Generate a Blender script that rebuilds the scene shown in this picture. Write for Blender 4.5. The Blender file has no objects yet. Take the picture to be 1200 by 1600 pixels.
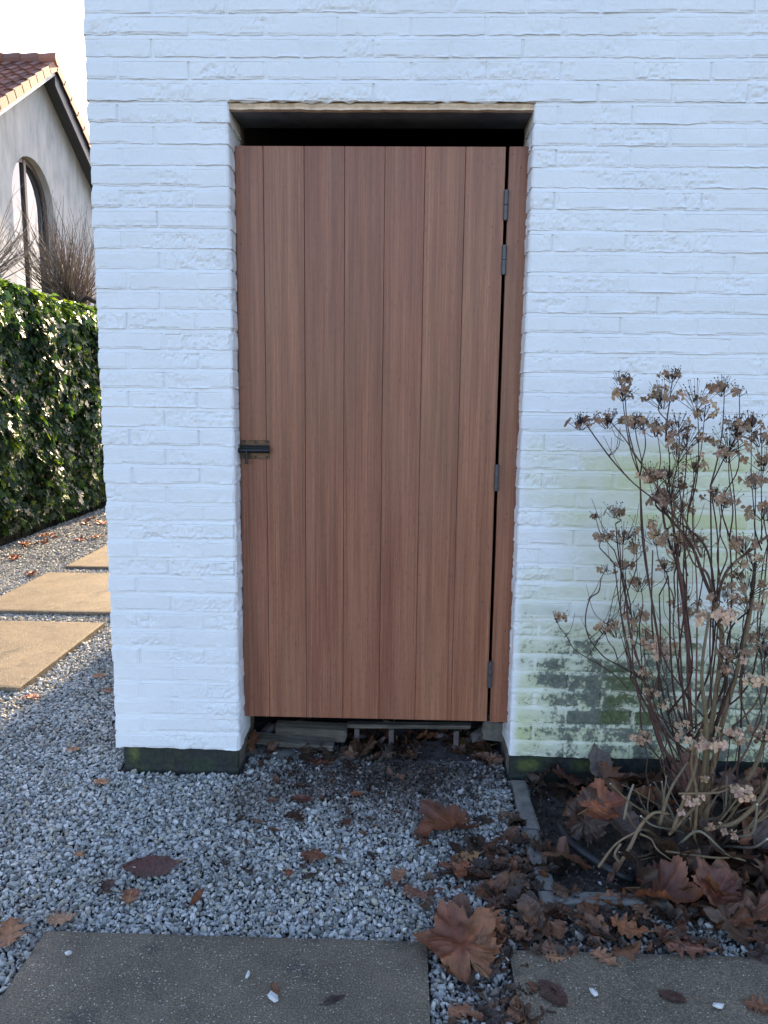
import bpy, math, numpy as np
from math import radians, sin, cos, pi
from mathutils import Matrix, Vector
C = bpy.context.scene
COL = C.collection
rng = np.random.default_rng(7)

# ------------------------------------------------------------------ camera, sky, sun, exposure
CAM = np.array([0.0, -2.43, 1.2896])
def cam_axes(th, yaw, roll):
    f = np.array([-sin(yaw), cos(yaw), 0]); r = np.array([cos(yaw), sin(yaw), 0]); u = np.array([0, 0, 1.0])
    f2 = f*cos(th)-u*sin(th); u2 = f*sin(th)+u*cos(th)
    return r*cos(roll)+u2*sin(roll), -r*sin(roll)+u2*cos(roll), f2
AR, AU, AF = cam_axes(radians(8.847), radians(1.431), radians(0.6587))
cam = bpy.data.objects.new('camera', bpy.data.cameras.new('camera')); COL.objects.link(cam)
cam.matrix_world = Matrix(((AR[0], AU[0], -AF[0], CAM[0]), (AR[1], AU[1], -AF[1], CAM[1]), (AR[2], AU[2], -AF[2], CAM[2]), (0, 0, 0, 1)))
cam.data.sensor_fit = 'VERTICAL'; cam.data.sensor_height = 24; cam.data.lens = 18.0
cam.data.clip_start = 0.05; cam.data.clip_end = 2000
C.camera = cam
SUN_EL, SUN_AZ = radians(22.5), radians(5.1)          # azimuth from +y towards +x
w = bpy.data.worlds.new('World'); C.world = w; w.use_nodes = True
nt = w.node_tree; bg = nt.nodes['Background']
sky = nt.nodes.new('ShaderNodeTexSky'); sky.sky_type = 'NISHITA'; sky.sun_disc = False
sky.sun_elevation = SUN_EL; sky.sun_rotation = SUN_AZ; sky.air_density = 1.0; sky.dust_density = 1.2; sky.ozone_density = 2.6
tint = nt.nodes.new('ShaderNodeMix'); tint.data_type = 'RGBA'; tint.blend_type = 'MULTIPLY'; tint.inputs[0].default_value = 1; tint.inputs[7].default_value = (1.19, 1.02, .96, 1)
nt.links.new(sky.outputs[0], tint.inputs[6]); nt.links.new(tint.outputs[2], bg.inputs[0]); bg.inputs[1].default_value = 0.15
sd = bpy.data.lights.new('sun', 'SUN'); sd.energy = 5.0; sd.angle = radians(0.6); sd.color = (1.0, 0.75, 0.46)
sun = bpy.data.objects.new('sun', sd); COL.objects.link(sun)
sdir = Vector((sin(SUN_AZ)*cos(SUN_EL), cos(SUN_AZ)*cos(SUN_EL), sin(SUN_EL)))
sun.rotation_euler = sdir.to_track_quat('Z', 'Y').to_euler()
C.view_settings.view_transform = 'Standard'; C.view_settings.look = 'None'; C.view_settings.gamma = 1
C.view_settings.exposure = 1.86
C.render.engine = 'CYCLES'
C.cycles.max_bounces = 6; C.cycles.diffuse_bounces = 3; C.cycles.glossy_bounces = 3; C.cycles.transmission_bounces = 4
C.cycles.caustics_reflective = False; C.cycles.caustics_refractive = False
C.cycles.use_denoising = True

# ------------------------------------------------------------------ measuring helpers (pixels of the 1200x1600 photo -> points at real distances)
def ray(q): return (q[0]-600)/1200*AR-(q[1]-800)/1200*AU+AF
def at_y(q, y): d = ray(q); return CAM+d*((y-CAM[1])/d[1])
def at_x(q, x): d = ray(q); return CAM+d*((x-CAM[0])/d[0])
def at_z(q, z=0.0): d = ray(q); return CAM+d*((z-CAM[2])/d[2])

# ------------------------------------------------------------------ noise
def _h(ix, iy, s):
    a = (ix.astype(np.int64)*374761393+iy.astype(np.int64)*668265263+s*974634777) & 0xffffffff
    a = ((a ^ (a >> 13))*1274126177) & 0xffffffff
    return ((a ^ (a >> 16)) & 0xffff)/32767.5-1
def vn(x, y, s=0):
    x, y = np.broadcast_arrays(np.asarray(x, float), np.asarray(y, float))
    ix, iy = np.floor(x), np.floor(y); fx, fy = x-ix, y-iy
    fx = fx*fx*(3-2*fx); fy = fy*fy*(3-2*fy)
    a, b, c, d = _h(ix, iy, s), _h(ix+1, iy, s), _h(ix, iy+1, s), _h(ix+1, iy+1, s)
    return (a*(1-fx)+b*fx)*(1-fy)+(c*(1-fx)+d*fx)*fy
def fbm(x, y, s=0, o=4):
    t, a = 0, 1.0
    for i in range(o): t = t+a*vn(x*2**i, y*2**i, s+i*17); a *= .5
    return t/1.9
def ss(x, a, b): t = np.clip((x-a)/(b-a), 0, 1); return t*t*(3-2*t)

# ------------------------------------------------------------------ mesh helpers
def mesh(name, V, F, mat=None, attrs=None, smooth=False, parent=None, mats=None, midx=None):
    V = np.asarray(V, np.float32).reshape(-1, 3); me = bpy.data.meshes.new(name)
    if isinstance(F, np.ndarray):
        n, k = F.shape; tot = np.full(n, k, np.int32); loops = F.ravel().astype(np.int32)
    else:
        tot = np.array([len(f) for f in F], np.int32); loops = np.array([i for f in F for i in f], np.int32)
    st = np.zeros(len(tot), np.int32); st[1:] = np.cumsum(tot)[:-1]
    me.vertices.add(len(V)); me.vertices.foreach_set('co', V.ravel())
    me.loops.add(len(loops)); me.loops.foreach_set('vertex_index', loops)
    me.polygons.add(len(tot)); me.polygons.foreach_set('loop_start', st); me.polygons.foreach_set('loop_total', tot)
    me.update(calc_edges=True)
    me.polygons.foreach_set('use_smooth', np.full(len(tot), bool(smooth)))
    for n_, a in (attrs or {}).items():
        a = np.asarray(a, np.float32)
        if a.ndim == 2:
            at = me.attributes.new(n_, 'FLOAT_COLOR', 'POINT'); a4 = np.ones((len(a), 4), np.float32); a4[:, :3] = a; at.data.foreach_set('color', a4.ravel())
        else:
            at = me.attributes.new(n_, 'FLOAT', 'POINT'); at.data.foreach_set('value', a)
    for m in (mats or [mat]): me.materials.append(m)
    if midx is not None: me.polygons.foreach_set('material_index', np.asarray(midx, np.int32))
    me.validate()
    o = bpy.data.objects.new(name, me); COL.objects.link(o)
    if parent is not None: o.parent = parent
    return o
def tag(o, label=None, cat=None, group=None, kind=None):
    if label: o['label'] = label
    if cat: o['category'] = cat
    if group: o['group'] = group
    if kind: o['kind'] = kind
    return o
def empty(name, loc=(0, 0, 0), rz=0):
    o = bpy.data.objects.new(name, None); COL.objects.link(o); o.location = loc; o.rotation_euler = (0, 0, rz); o.empty_display_size = .1; return o
class MB:
    def __init__(s): s.v = []; s.f = []; s.n = 0; s.c = []; s.m = []
    def add(s, V, F, col=None, m=0):
        V = np.asarray(V, float).reshape(-1, 3); s.v.append(V)
        s.f += [tuple(int(i)+s.n for i in f) for f in F]; s.m += [m]*len(F)
        s.c.append(np.tile(np.array(col if col is not None else (1, 1, 1.)), (len(V), 1)) if np.ndim(col) < 2 else np.asarray(col))
        s.n += len(V)
    def box(s, a, b, bev=0.0, col=None, m=0):
        x0, y0, z0 = a; x1, y1, z1 = b
        if bev <= 0:
            V = [(x, y, z) for z in (z0, z1) for y in (y0, y1) for x in (x0, x1)]
            F = [(0, 2, 3, 1), (4, 5, 7, 6), (0, 1, 5, 4), (2, 6, 7, 3), (0, 4, 6, 2), (1, 3, 7, 5)]
            s.add(V, F, col, m); return
        V = []; e = bev
        for sz, z, zi in ((0, z0, z0+e), (1, z1, z1-e)):
            for sy, y, yi in ((0, y0, y0+e), (1, y1, y1-e)):
                for sx, x, xi in ((0, x0, x0+e), (1, x1, x1-e)):
                    V += [(x, yi, zi), (xi, y, zi), (xi, yi, z)]
        def i(sx, sy, sz, k): return (sz*4+sy*2+sx)*3+k
        F = []
        F.append([i(0, 0, 0, 0), i(0, 0, 1, 0), i(0, 1, 1, 0), i(0, 1, 0, 0)]); F.append([i(1, 0, 0, 0), i(1, 1, 0, 0), i(1, 1, 1, 0), i(1, 0, 1, 0)])
        F.append([i(0, 0, 0, 1), i(1, 0, 0, 1), i(1, 0, 1, 1), i(0, 0, 1, 1)]); F.append([i(0, 1, 0, 1), i(0, 1, 1, 1), i(1, 1, 1, 1), i(1, 1, 0, 1)])
        F.append([i(0, 0, 0, 2), i(0, 1, 0, 2), i(1, 1, 0, 2), i(1, 0, 0, 2)]); F.append([i(0, 0, 1, 2), i(1, 0, 1, 2), i(1, 1, 1, 2), i(0, 1, 1, 2)])
        for a_ in (0, 1):
            for b_ in (0, 1):
                F.append([i(a_, b_, 0, 0), i(a_, b_, 0, 1), i(a_, b_, 1, 1), i(a_, b_, 1, 0)])
                F.append([i(a_, 0, b_, 0), i(a_, 1, b_, 0), i(a_, 1, b_, 2), i(a_, 0, b_, 2)])
                F.append([i(0, a_, b_, 1), i(1, a_, b_, 1), i(1, a_, b_, 2), i(0, a_, b_, 2)])
                for c_ in (0, 1): F.append([i(a_, b_, c_, 0), i(a_, b_, c_, 1), i(a_, b_, c_, 2)])
        s.add(V, F, col, m)
    def cyl(s, p, q, r, n=12, col=None, r2=None, m=0):
        s.tube([p, q], [r, r if r2 is None else r2], n, col, smooth=False, m=m)
    def tube(s, P, Rr, n=6, col=None, smooth=True, sub=4, m=0, cap=True):
        P = np.asarray(P, float); Rr = np.asarray(Rr, float)
        if smooth and len(P) > 2:
            Q = np.vstack([2*P[0]-P[1], P, 2*P[-1]-P[-2]]); out = []; ro = []
            for i in range(len(P)-1):
                for k in range(sub):
                    t = k/sub; a, b, c, d = Q[i], Q[i+1], Q[i+2], Q[i+3]
                    out.append(.5*((2*b)+(c-a)*t+(2*a-5*b+4*c-d)*t*t+(3*b-a-3*c+d)*t**3)); ro.append(Rr[i]*(1-t)+Rr[i+1]*t)
            out.append(P[-1]); ro.append(Rr[-1]); P = np.array(out); Rr = np.array(ro)
        T = np.gradient(P, axis=0); T /= np.linalg.norm(T, axis=1)[:, None]+1e-9
        up = np.array([0, 0, 1.]) if abs(T[0][2]) < .9 else np.array([1., 0, 0])
        V = []
        a = np.arange(n)*2*pi/n
        nn = np.cross(T[0], up); nn /= np.linalg.norm(nn)
        for i in range(len(P)):
            nn = nn-T[i]*np.dot(nn, T[i]); nn /= np.linalg.norm(nn)+1e-9
            bb = np.cross(T[i], nn)
            V.append(P[i]+Rr[i]*(np.cos(a)[:, None]*nn+np.sin(a)[:, None]*bb))
        F = [(i*n+j, i*n+(j+1) % n, (i+1)*n+(j+1) % n, (i+1)*n+j) for i in range(len(P)-1) for j in range(n)]
        if cap: F += [tuple(range(n))[::-1], tuple((len(P)-1)*n+j for j in range(n))]
        s.add(np.vstack(V), F, col, m)
    def build(s, name, mat=None, parent=None, smooth=False, mats=None):
        V = np.vstack(s.v); c = np.vstack(s.c)
        return mesh(name, V, s.f, mat, {'Col': c}, smooth, parent, mats, s.m if mats else None)

# ------------------------------------------------------------------ materials
class N:
    def __init__(s, name):
        s.m = bpy.data.materials.new(name); s.m.use_nodes = True; s.t = s.m.node_tree; s.b = s.t.nodes['Principled BSDF']; s.out = s.t.nodes['Material Output']
    def n(s, typ, **kw):
        x = s.t.nodes.new('ShaderNode'+typ)
        for k, v in kw.items():
            if k in x.inputs: s.put(x.inputs[k], v)
            else: setattr(x, k, v)
        return x
    def put(s, sock, v):
        if isinstance(v, bpy.types.NodeSocket): s.t.links.new(v, sock)
        elif isinstance(v, (tuple, list)) and sock.type == 'RGBA' and len(v) == 3: sock.default_value = (*v, 1)
        else: sock.default_value = v
    def coord(s, k='Object', scale=(1, 1, 1)):
        tc = s.n('TexCoord'); mp = s.n('Mapping'); s.t.links.new(tc.outputs[k], mp.inputs['Vector']); mp.inputs['Scale'].default_value = scale; return mp.outputs[0]
    def noise(s, vec, scale, detail=4, rough=.55, dist=0):
        x = s.n('TexNoise', Scale=scale, Detail=detail, Roughness=rough, Distortion=dist); s.t.links.new(vec, x.inputs['Vector']); return x.outputs['Fac']
    def ramp(s, fac, stops, interp='LINEAR'):
        x = s.n('ValToRGB'); e = x.color_ramp; e.interpolation = interp
        while len(e.elements) < len(stops): e.elements.new(.5)
        for el, (p, c) in zip(e.elements, stops): el.position = p; el.color = (*c, 1) if len(c) == 3 else c
        s.t.links.new(fac, x.inputs[0]); return x.outputs[0]
    def g(s, fac, a, b): return s.ramp(fac, [(a, (0, 0, 0)), (b, (1, 1, 1))])
    def mix(s, f, a, b, mode='MIX'):
        x = s.n('Mix', data_type='RGBA', blend_type=mode); s.put(x.inputs[0], f); s.put(x.inputs[6], a); s.put(x.inputs[7], b); return x.outputs[2]
    def math(s, op, a, b=0.0, clamp=False):
        x = s.n('Math', operation=op); x.use_clamp = clamp; s.put(x.inputs[0], a); s.put(x.inputs[1], b); return x.outputs[0]
    def attr(s, name, out='Color'): return s.n('Attribute', attribute_name=name).outputs[out]
    def bump(s, h, dist, strength=1.0, normal=None):
        x = s.n('Bump', Distance=dist, Strength=strength); s.t.links.new(h, x.inputs['Height'])
        if normal is not None: s.t.links.new(normal, x.inputs['Normal'])
        return x.outputs[0]
    def set(s, **kw):
        for k, v in kw.items(): s.put(s.b.inputs[k.replace('_', ' ')], v)
        return s.m

def m_paint():
    k = N('painted_brick'); co = k.coord()
    base = k.ramp(k.noise(co, 3.0, 5), [(.3, (.74, .755, .775)), (.7, (.80, .81, .82))])
    fn = k.noise(co, 26, 6, .65); fm = k.noise(co, 90, 4, .6)
    al = k.attr('algae', 'Fac'); bare = k.attr('bare', 'Fac'); moss = k.attr('moss', 'Fac')
    base = k.mix(k.math('MULTIPLY', al, k.math('ADD', k.math('MULTIPLY', fn, .8), .6)), base, (.56, .60, .30))
    base = k.mix(k.math('MULTIPLY', bare, k.math('ADD', k.math('MULTIPLY', fn, .9), .35), True), base, (.25, .30, .16))
    thr = k.math('ADD', k.math('MULTIPLY', fn, .45), k.math('MULTIPLY', fm, .55))
    fb = k.g(k.math('ADD', bare, k.math('MULTIPLY', k.math('SUBTRACT', thr, .5), 3.4)), .40, .68)
    dark = k.ramp(fm, [(.35, (.055, .065, .06)), (.65, (.15, .17, .15))])
    base = k.mix(k.math('MULTIPLY', k.math('MULTIPLY', fb, .93), k.g(bare, .01, .12)), base, dark)
    fmo = k.g(k.math('ADD', moss, k.math('MULTIPLY', k.math('SUBTRACT', thr, .5), 2.0)), .38, .75)
    base = k.mix(k.math('MULTIPLY', k.math('MULTIPLY', fmo, .92), k.g(moss, .01, .12)), base, k.ramp(fm, [(.3, (.040, .066, .024)), (.7, (.13, .16, .07))]))
    tan = k.attr('tan', 'Fac'); base = k.mix(tan, base, k.ramp(fm, [(.3, (.36, .29, .21)), (.7, (.58, .50, .40))]))
    n1 = k.bump(k.noise(co, 160, 6, .7), .0016, .55); n2 = k.bump(k.noise(co, 45, 4, .6, .6), .004, .5, n1)
    return k.set(Base_Color=base, Roughness=.62, Specular_IOR_Level=.35, Normal=n2)
def m_wood():
    k = N('hardwood_planks'); rnd = k.n('NewGeometry').outputs['Random Per Island']
    tc = k.n('TexCoord').outputs['Object']; cb = k.n('CombineXYZ'); k.put(cb.inputs[0], k.math('MULTIPLY', rnd, 7.0)); k.put(cb.inputs[2], k.math('MULTIPLY', rnd, 31.0))
    va = k.n('VectorMath', operation='ADD'); k.put(va.inputs[0], tc); k.put(va.inputs[1], cb.outputs[0]); v = va.outputs[0]
    def sc(s_): m = k.n('Mapping'); k.put(m.inputs['Vector'], v); m.inputs['Scale'].default_value = s_; return m.outputs[0]
    broad = k.noise(sc((42, 6, .9)), 1.0, 4, .6, .35); fine = k.noise(sc((330, 20, 3.2)), 1.0, 4, .65, .25); pore = k.noise(sc((900, 40, 38)), 1.0, 2, .5)
    patch = k.noise(sc((7, 3, 1.6)), 1.0, 3, .5)
    a = k.ramp(k.math('ADD', k.math('MULTIPLY', broad, .46), k.math('MULTIPLY', fine, .54)), [(.30, (.130, .048, .029)), (.5, (.250, .098, .058)), (.70, (.40, .180, .105))])
    tint = k.ramp(rnd, [(0, (.90, .84, .84)), (.3, (1.12, 1.14, 1.06)), (.55, (.98, .93, .90)), (.8, (1.12, 1.20, 1.10)), (1, (.92, .88, .86))])
    a = k.mix(1.0, a, tint, 'MULTIPLY')
    a = k.mix(k.math('MULTIPLY', k.g(patch, .45, .7), .25), a, (.30, .17, .10))
    a = k.mix(k.math('MULTIPLY', k.g(pore, .60, .68), .55), a, (.055, .028, .022))
    return k.set(Base_Color=a, Roughness=k.math('ADD', k.math('MULTIPLY', fine, .20), .32), Specular_IOR_Level=.42, Normal=k.bump(k.math('ADD', fine, pore), .0007, .5))
def m_simple(name, col, rough=.6, var=.25, scale=30, bump=0.0, bs=120, metal=0, spec=.5, col2=None):
    k = N(name); co = k.coord(); f = k.noise(co, scale, 5, .6)
    c2 = col2 or tuple(min(1, c*(1+var)) for c in col)
    kw = dict(Base_Color=k.ramp(f, [(.3, tuple(c*(1-var) for c in col)), (.7, c2)]), Roughness=rough, Metallic=metal, Specular_IOR_Level=spec)
    if bump: kw['Normal'] = k.bump(k.noise(co, bs, 5, .65), bump, .8)
    return k.set(**kw)
def m_gravel():
    k = N('gravel_stone'); r = k.n('NewGeometry').outputs['Random Per Island']; co = k.coord()
    c = k.ramp(r, [(0, (.17, .175, .165)), (.12, (.31, .315, .30)), (.3, (.46, .46, .435)), (.45, (.38, .395, .39)), (.6, (.52, .515, .49)), (.72, (.40, .38, .31)), (.82, (.55, .545, .52)), (.9, (.33, .295, .24)), (.95, (.66, .65, .62)), (1, (.3, .3, .3))], 'CONSTANT')
    c = k.mix(.6, c, k.ramp(k.noise(co, 260, 4, .6), [(.3, (.45, .45, .45)), (.7, (1.35, 1.35, 1.35))]), 'MULTIPLY')
    big = k.noise(co, 3.2, 4, .6)
    c = k.mix(k.math('MULTIPLY', k.g(big, .5, .75), .45), c, (.20, .17, .13))
    d = k.attr('dirt', 'Fac'); c = k.mix(k.math('MULTIPLY', d, .88), c, k.mix(k.noise(co, 60, 3), (.06, .045, .035), (.22, .17, .13)))
    return k.set(Base_Color=c, Roughness=.75, Specular_IOR_Level=.25)
def m_slab():
    k = N('slab_concrete'); co = k.coord()
    c = k.ramp(k.noise(co, 5, 6, .65), [(.3, (.118, .098, .072)), (.52, (.168, .138, .100)), (.72, (.215, .172, .122))])
    c = k.mix(k.math('MULTIPLY', k.g(k.noise(co, 9, 4, .6), .55, .70), .65), c, (.055, .052, .048))
    fl = k.math('MULTIPLY', k.g(k.noise(co, 190, 2, .4), .655, .69), k.g(k.noise(co, 14, 3), .32, .5)); fl2 = k.g(k.noise(co, 95, 3, .5, 1.5), .735, .75)
    c = k.mix(k.math('MAXIMUM', k.math('MULTIPLY', fl, .8), k.math('MULTIPLY', fl2, .7)), c, (.55, .53, .46))
    f2 = k.noise(co, 260, 4, .75); c = k.mix(.95, c, k.ramp(f2, [(.34, (.35, .35, .36)), (.52, (.95, .95, .95)), (.68, (1.9, 1.9, 1.85))]), 'MULTIPLY')
    return k.set(Base_Color=c, Roughness=.8, Specular_IOR_Level=.3, Normal=k.bump(k.math('ADD', f2, k.noise(co, 90, 4)), .0022, .7))
def m_leaf(name='dry_leaf', trans=.12, rough=.5, veinc=(.42, .28, .18)):
    k = N(name); co = k.coord(); c = k.attr('Col')
    f = k.noise(co, 55, 5, .65); f2 = k.noise(co, 14, 3)
    c = k.mix(.85, c, k.ramp(f, [(.3, (.55, .5, .5)), (.7, (1.3, 1.3, 1.25))]), 'MULTIPLY')
    c = k.mix(k.math('MULTIPLY', k.g(f2, .52, .68), .5), c, k.mix(.5, c, (.03, .02, .018)))
    v = k.attr('vein', 'Fac'); c = k.mix(k.math('MULTIPLY', v, .5), c, k.mix(1.0, c, (1.7, 1.5, 1.4), 'MULTIPLY'))
    k.set(Base_Color=c, Roughness=rough, Specular_IOR_Level=.5, Normal=k.bump(k.math('ADD', k.math('MULTIPLY', v, 1.0), k.noise(co, 120, 4)), .0016, .8))
    tr = k.n('BsdfTranslucent'); k.put(tr.inputs['Color'], c); mx = k.n('MixShader'); mx.inputs[0].default_value = trans
    k.t.links.new(k.b.outputs[0], mx.inputs[1]); k.t.links.new(tr.outputs[0], mx.inputs[2]); k.t.links.new(mx.outputs[0], k.out.inputs[0])
    return k.m
def m_vcol(name, rough=.7, scale=60, amt=.6, bump=.001, spec=.4, trans=0):
    k = N(name); co = k.coord(); c = k.mix(amt, k.attr('Col'), k.ramp(k.noise(co, scale, 5, .65), [(.3, (.55, .55, .55)), (.7, (1.4, 1.4, 1.4))]), 'MULTIPLY')
    k.set(Base_Color=c, Roughness=rough, Specular_IOR_Level=spec, Normal=k.bump(k.noise(co, scale*3, 4), bump, .7))
    if trans:
        tr = k.n('BsdfTranslucent'); k.put(tr.inputs['Color'], k.mix(1.0, c, (1.5, 1.6, .7), 'MULTIPLY')); mx = k.n('MixShader'); mx.inputs[0].default_value = trans
        k.t.links.new(k.b.outputs[0], mx.inputs[1]); k.t.links.new(tr.outputs[0], mx.inputs[2]); k.t.links.new(mx.outputs[0], k.out.inputs[0])
    return k.m
def m_plinth():
    k = N('dark_plinth_brick'); co = k.coord(); f = k.noise(co, 7, 5, .65); f2 = k.noise(co, 70, 4, .6)
    c = k.ramp(f2, [(.3, (.012, .014, .016)), (.7, (.036, .040, .042))])
    c = k.mix(k.math('MULTIPLY', k.g(f, .44, .66), k.math('ADD', k.math('MULTIPLY', f2, .7), .2)), c, (.035, .062, .022))
    mo = k.attr('moss', 'Fac'); c = k.mix(mo, c, k.ramp(f2, [(.3, (.05, .08, .02)), (.7, (.15, .17, .045))]))
    c = k.mix(k.attr('tan', 'Fac'), c, k.ramp(f2, [(.3, (.14, .12, .10)), (.7, (.30, .26, .22))]))
    return k.set(Base_Color=c, Roughness=.75, Normal=k.bump(f2, .003, .6), Specular_IOR_Level=.35)
def m_oldwood():
    k = N('weathered_wood'); co = k.coord('Object', (6, 90, 90)); f = k.noise(co, 1, 6, .7, .5); c2 = k.noise(k.coord(), 16, 4)
    c = k.ramp(f, [(.3, (.035, .032, .030)), (.5, (.11, .10, .085)), (.7, (.24, .22, .19))])
    c = k.mix(k.math('MULTIPLY', k.g(c2, .4, .7), .5), c, (.06, .05, .04))
    return k.set(Base_Color=c, Roughness=.85, Normal=k.bump(f, .004, .9))
def m_stucco():
    k = N('grey_stucco'); co = k.coord(); st = k.noise(k.coord('Object', (1, 4, 1.4)), 1.0, 5, .6)
    c = k.ramp(st, [(.35, (.34, .35, .35)), (.5, (.44, .445, .44)), (.7, (.52, .52, .51))])
    return k.set(Base_Color=c, Roughness=.9, Normal=k.bump(k.noise(co, 40, 5), .01, .4))
def m_tile():
    k = N('clay_roof_tile'); r = k.n('NewGeometry').outputs['Random Per Island']; co = k.coord()
    c = k.ramp(r, [(0, (.20, .070, .045)), (.4, (.28, .10, .062)), (.7, (.33, .135, .085)), (1, (.17, .075, .06))])
    c = k.mix(k.math('MULTIPLY', k.g(k.noise(co, 4, 5, .6), .48, .7), .5), c, (.12, .11, .09))
    return k.set(Base_Color=c, Roughness=.7)
def m_glass():
    k = N('window_glass'); return k.set(Base_Color=(.02, .025, .03), Roughness=.02, Specular_IOR_Level=1.0, Metallic=0.0, IOR=1.5)
M = dict(paint=m_paint(), wood=m_wood(), gravel=m_gravel(), slab=m_slab(), leaf=m_leaf(), plinth=m_plinth(), oldwood=m_oldwood(), stucco=m_stucco(), tile=m_tile(), glass=m_glass(),
    stem=m_vcol('bark', .75, 80, .6, .0012), petal=m_vcol('dry_petal', .7, 120, .5, .0005, .3, .18), ivy=m_vcol('ivy_leaf', .40, 40, .35, .0006, .5, .30),
    black=m_simple('black_metal', (.022, .024, .028), .38, .3, 60, .0004, 300, .6), plate=m_simple('bronzed_plate', (.09, .060, .042), .3, .4, 30, .0003, 200, .7),
    hinge=m_simple('painted_steel', (.075, .078, .088), .42, .2, 50, .0003, 300, .3),
    dark=m_simple('dark_inside', (.02, .02, .022), .95, .4, 6), soffit=m_simple('soffit_board', (.13, .14, .17), .7, .35, 9, .002, 60, col2=(.22, .23, .26)),
    mortar=m_simple('rough_mortar', (.68, .52, .37), .9, .25, 40, .003, 90), soil=m_simple('wet_soil', (.022, .018, .016), .85, .5, 45, .012, 60, col2=(.06, .05, .042)),
    base=m_simple('fine_grit', (.07, .07, .07), .95, .4, 50, .01, 90), verge=m_simple('barge_board', (.05, .055, .065), .5, .15, 5), frame=m_simple('window_frame_paint', (.09, .07, .06), .5, .2, 10),
    white=m_simple('white_render', (.7, .71, .72), .8, .06, 4), clay=m_simple('old_clay_tile', (.085, .06, .06), .8, .4, 24, .003, 70, col2=(.15, .13, .13)),
    kerb=m_simple('edging_concrete', (.17, .165, .15), .85, .35, 30, .003, 110), rubber=m_simple('black_hose', (.018, .020, .024), .5, .3, 30), core=m_simple('hedge_core', (.012, .016, .010), 1, .4, 10),
    roofing=m_simple('flat_roof', (.1, .1, .1), .9), turf=m_simple('bare_ground', (.10, .095, .07), .95, .4, 2, .02, 20), screw=m_simple('dark_screw', (.02, .02, .02), .5))

# ------------------------------------------------------------------ ground
X = 250
GH = mesh('ground', [(-X, -X, -.03), (X, -X, -.03), (X, X, -.03), (-X, X, -.03)], [(0, 1, 2, 3)], M['turf']); tag(GH, kind='structure')
gp = mesh('gravel_bed', [(-3.35, -3.2, -.016), (2.4, -3.2, -.016), (2.4, 0.32, -.016), (-.9, .32, -.016), (-.9, 9, -.016), (-3.35, 9, -.016)], [(0, 1, 2, 3, 4, 5)], M['base']); tag(gp, kind='structure')

SLABS = [  # x0,x1,y0,y1,top
 (-.838, .072, -1.70, -.792, .012), (.262, 1.172, -1.715, -.808, .010), (-2.50, -1.633, .672, 1.615, .022), (-2.478, -1.64, 1.81, 2.752, .022), (-2.44, -1.62, 2.945, 3.86, .022), (-2.44, -1.62, 4.06, 4.98, .022)]
SL = ['near dark grey concrete paving slab at the bottom left in front of the door', 'dark grey concrete paving slab under fallen leaves at the bottom right', 'sunlit paving slab at the left edge, nearest of the path beside the white pier',
      'sunlit paving slab in the middle of the path beside the ivy hedge', 'sunlit paving slab of the side path partly hidden behind the pier, beyond two others', 'sunlit paving slab at the far end of the side path']
for i, (x0, x1, y0, y1, zt) in enumerate(SLABS):
    nx, ny = 60, 60; xs = np.linspace(0, 1, nx); ys = np.linspace(0, 1, ny); gx, gy = np.meshgrid(xs, ys); px = x0+(x1-x0)*gx; py = y0+(y1-y0)*gy
    ed = np.minimum(np.minimum(gx, 1-gx)*(x1-x0), np.minimum(gy, 1-gy)*(y1-y0))
    z = zt+.0009*fbm(px*12, py*12, i)-.003*np.exp(-ed/.004)
    px = px+np.where((gx == 0) | (gx == 1), .0007*vn(py*20, 0, 5), 0); py = py+np.where((gy == 0) | (gy == 1), .0007*vn(px*20, 3, 6), 0)
    V = np.stack([px, py, z], -1).reshape(-1, 3); ij = np.arange(nx*ny).reshape(ny, nx)
    F = np.stack([ij[:-1, :-1], ij[:-1, 1:], ij[1:, 1:], ij[1:, :-1]], -1).reshape(-1, 4)
    ring = np.concatenate([ij[0, :], ij[1:, -1], ij[-1, -2::-1], ij[-2:0:-1, 0]]); nb = len(V); B = V[ring].copy(); B[:, 2] = -.03
    V = np.vstack([V, B]); n = len(ring); F2 = np.array([(ring[a], nb+a, nb+(a+1) % n, ring[(a+1) % n]) for a in range(n)])
    V[:, :2] -= [(x0+x1)/2, (y0+y1)/2]
    o = mesh('paving_slab', V, np.vstack([F, F2]), M['slab'], smooth=False); o.location = ((x0+x1)/2, (y0+y1)/2, 0)
    tag(o, SL[i], 'paving slab', 'concrete paving slabs')

def ico():
    t = (1+5**.5)/2; V = np.array([(-1, t, 0), (1, t, 0), (-1, -t, 0), (1, -t, 0), (0, -1, t), (0, 1, t), (0, -1, -t), (0, 1, -t), (t, 0, -1), (t, 0, 1), (-t, 0, -1), (-t, 0, 1)])/1.9
    F = np.array([(0, 11, 5), (0, 5, 1), (0, 1, 7), (0, 7, 10), (0, 10, 11), (1, 5, 9), (5, 11, 4), (11, 10, 2), (10, 7, 6), (7, 1, 8), (3, 9, 4), (3, 4, 2), (3, 2, 6), (3, 6, 8), (3, 8, 9), (4, 9, 5), (2, 4, 11), (6, 2, 10), (8, 6, 7), (9, 8, 1)])
    return V, F
OCT = (np.array([(1, 0, 0), (-1, 0, 0), (0, 1, 0), (0, -1, 0), (0, 0, 1), (0, 0, -1.)]), np.array([(0, 2, 4), (2, 1, 4), (1, 3, 4), (3, 0, 4), (2, 0, 5), (1, 2, 5), (3, 1, 5), (0, 3, 5)]))
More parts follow.
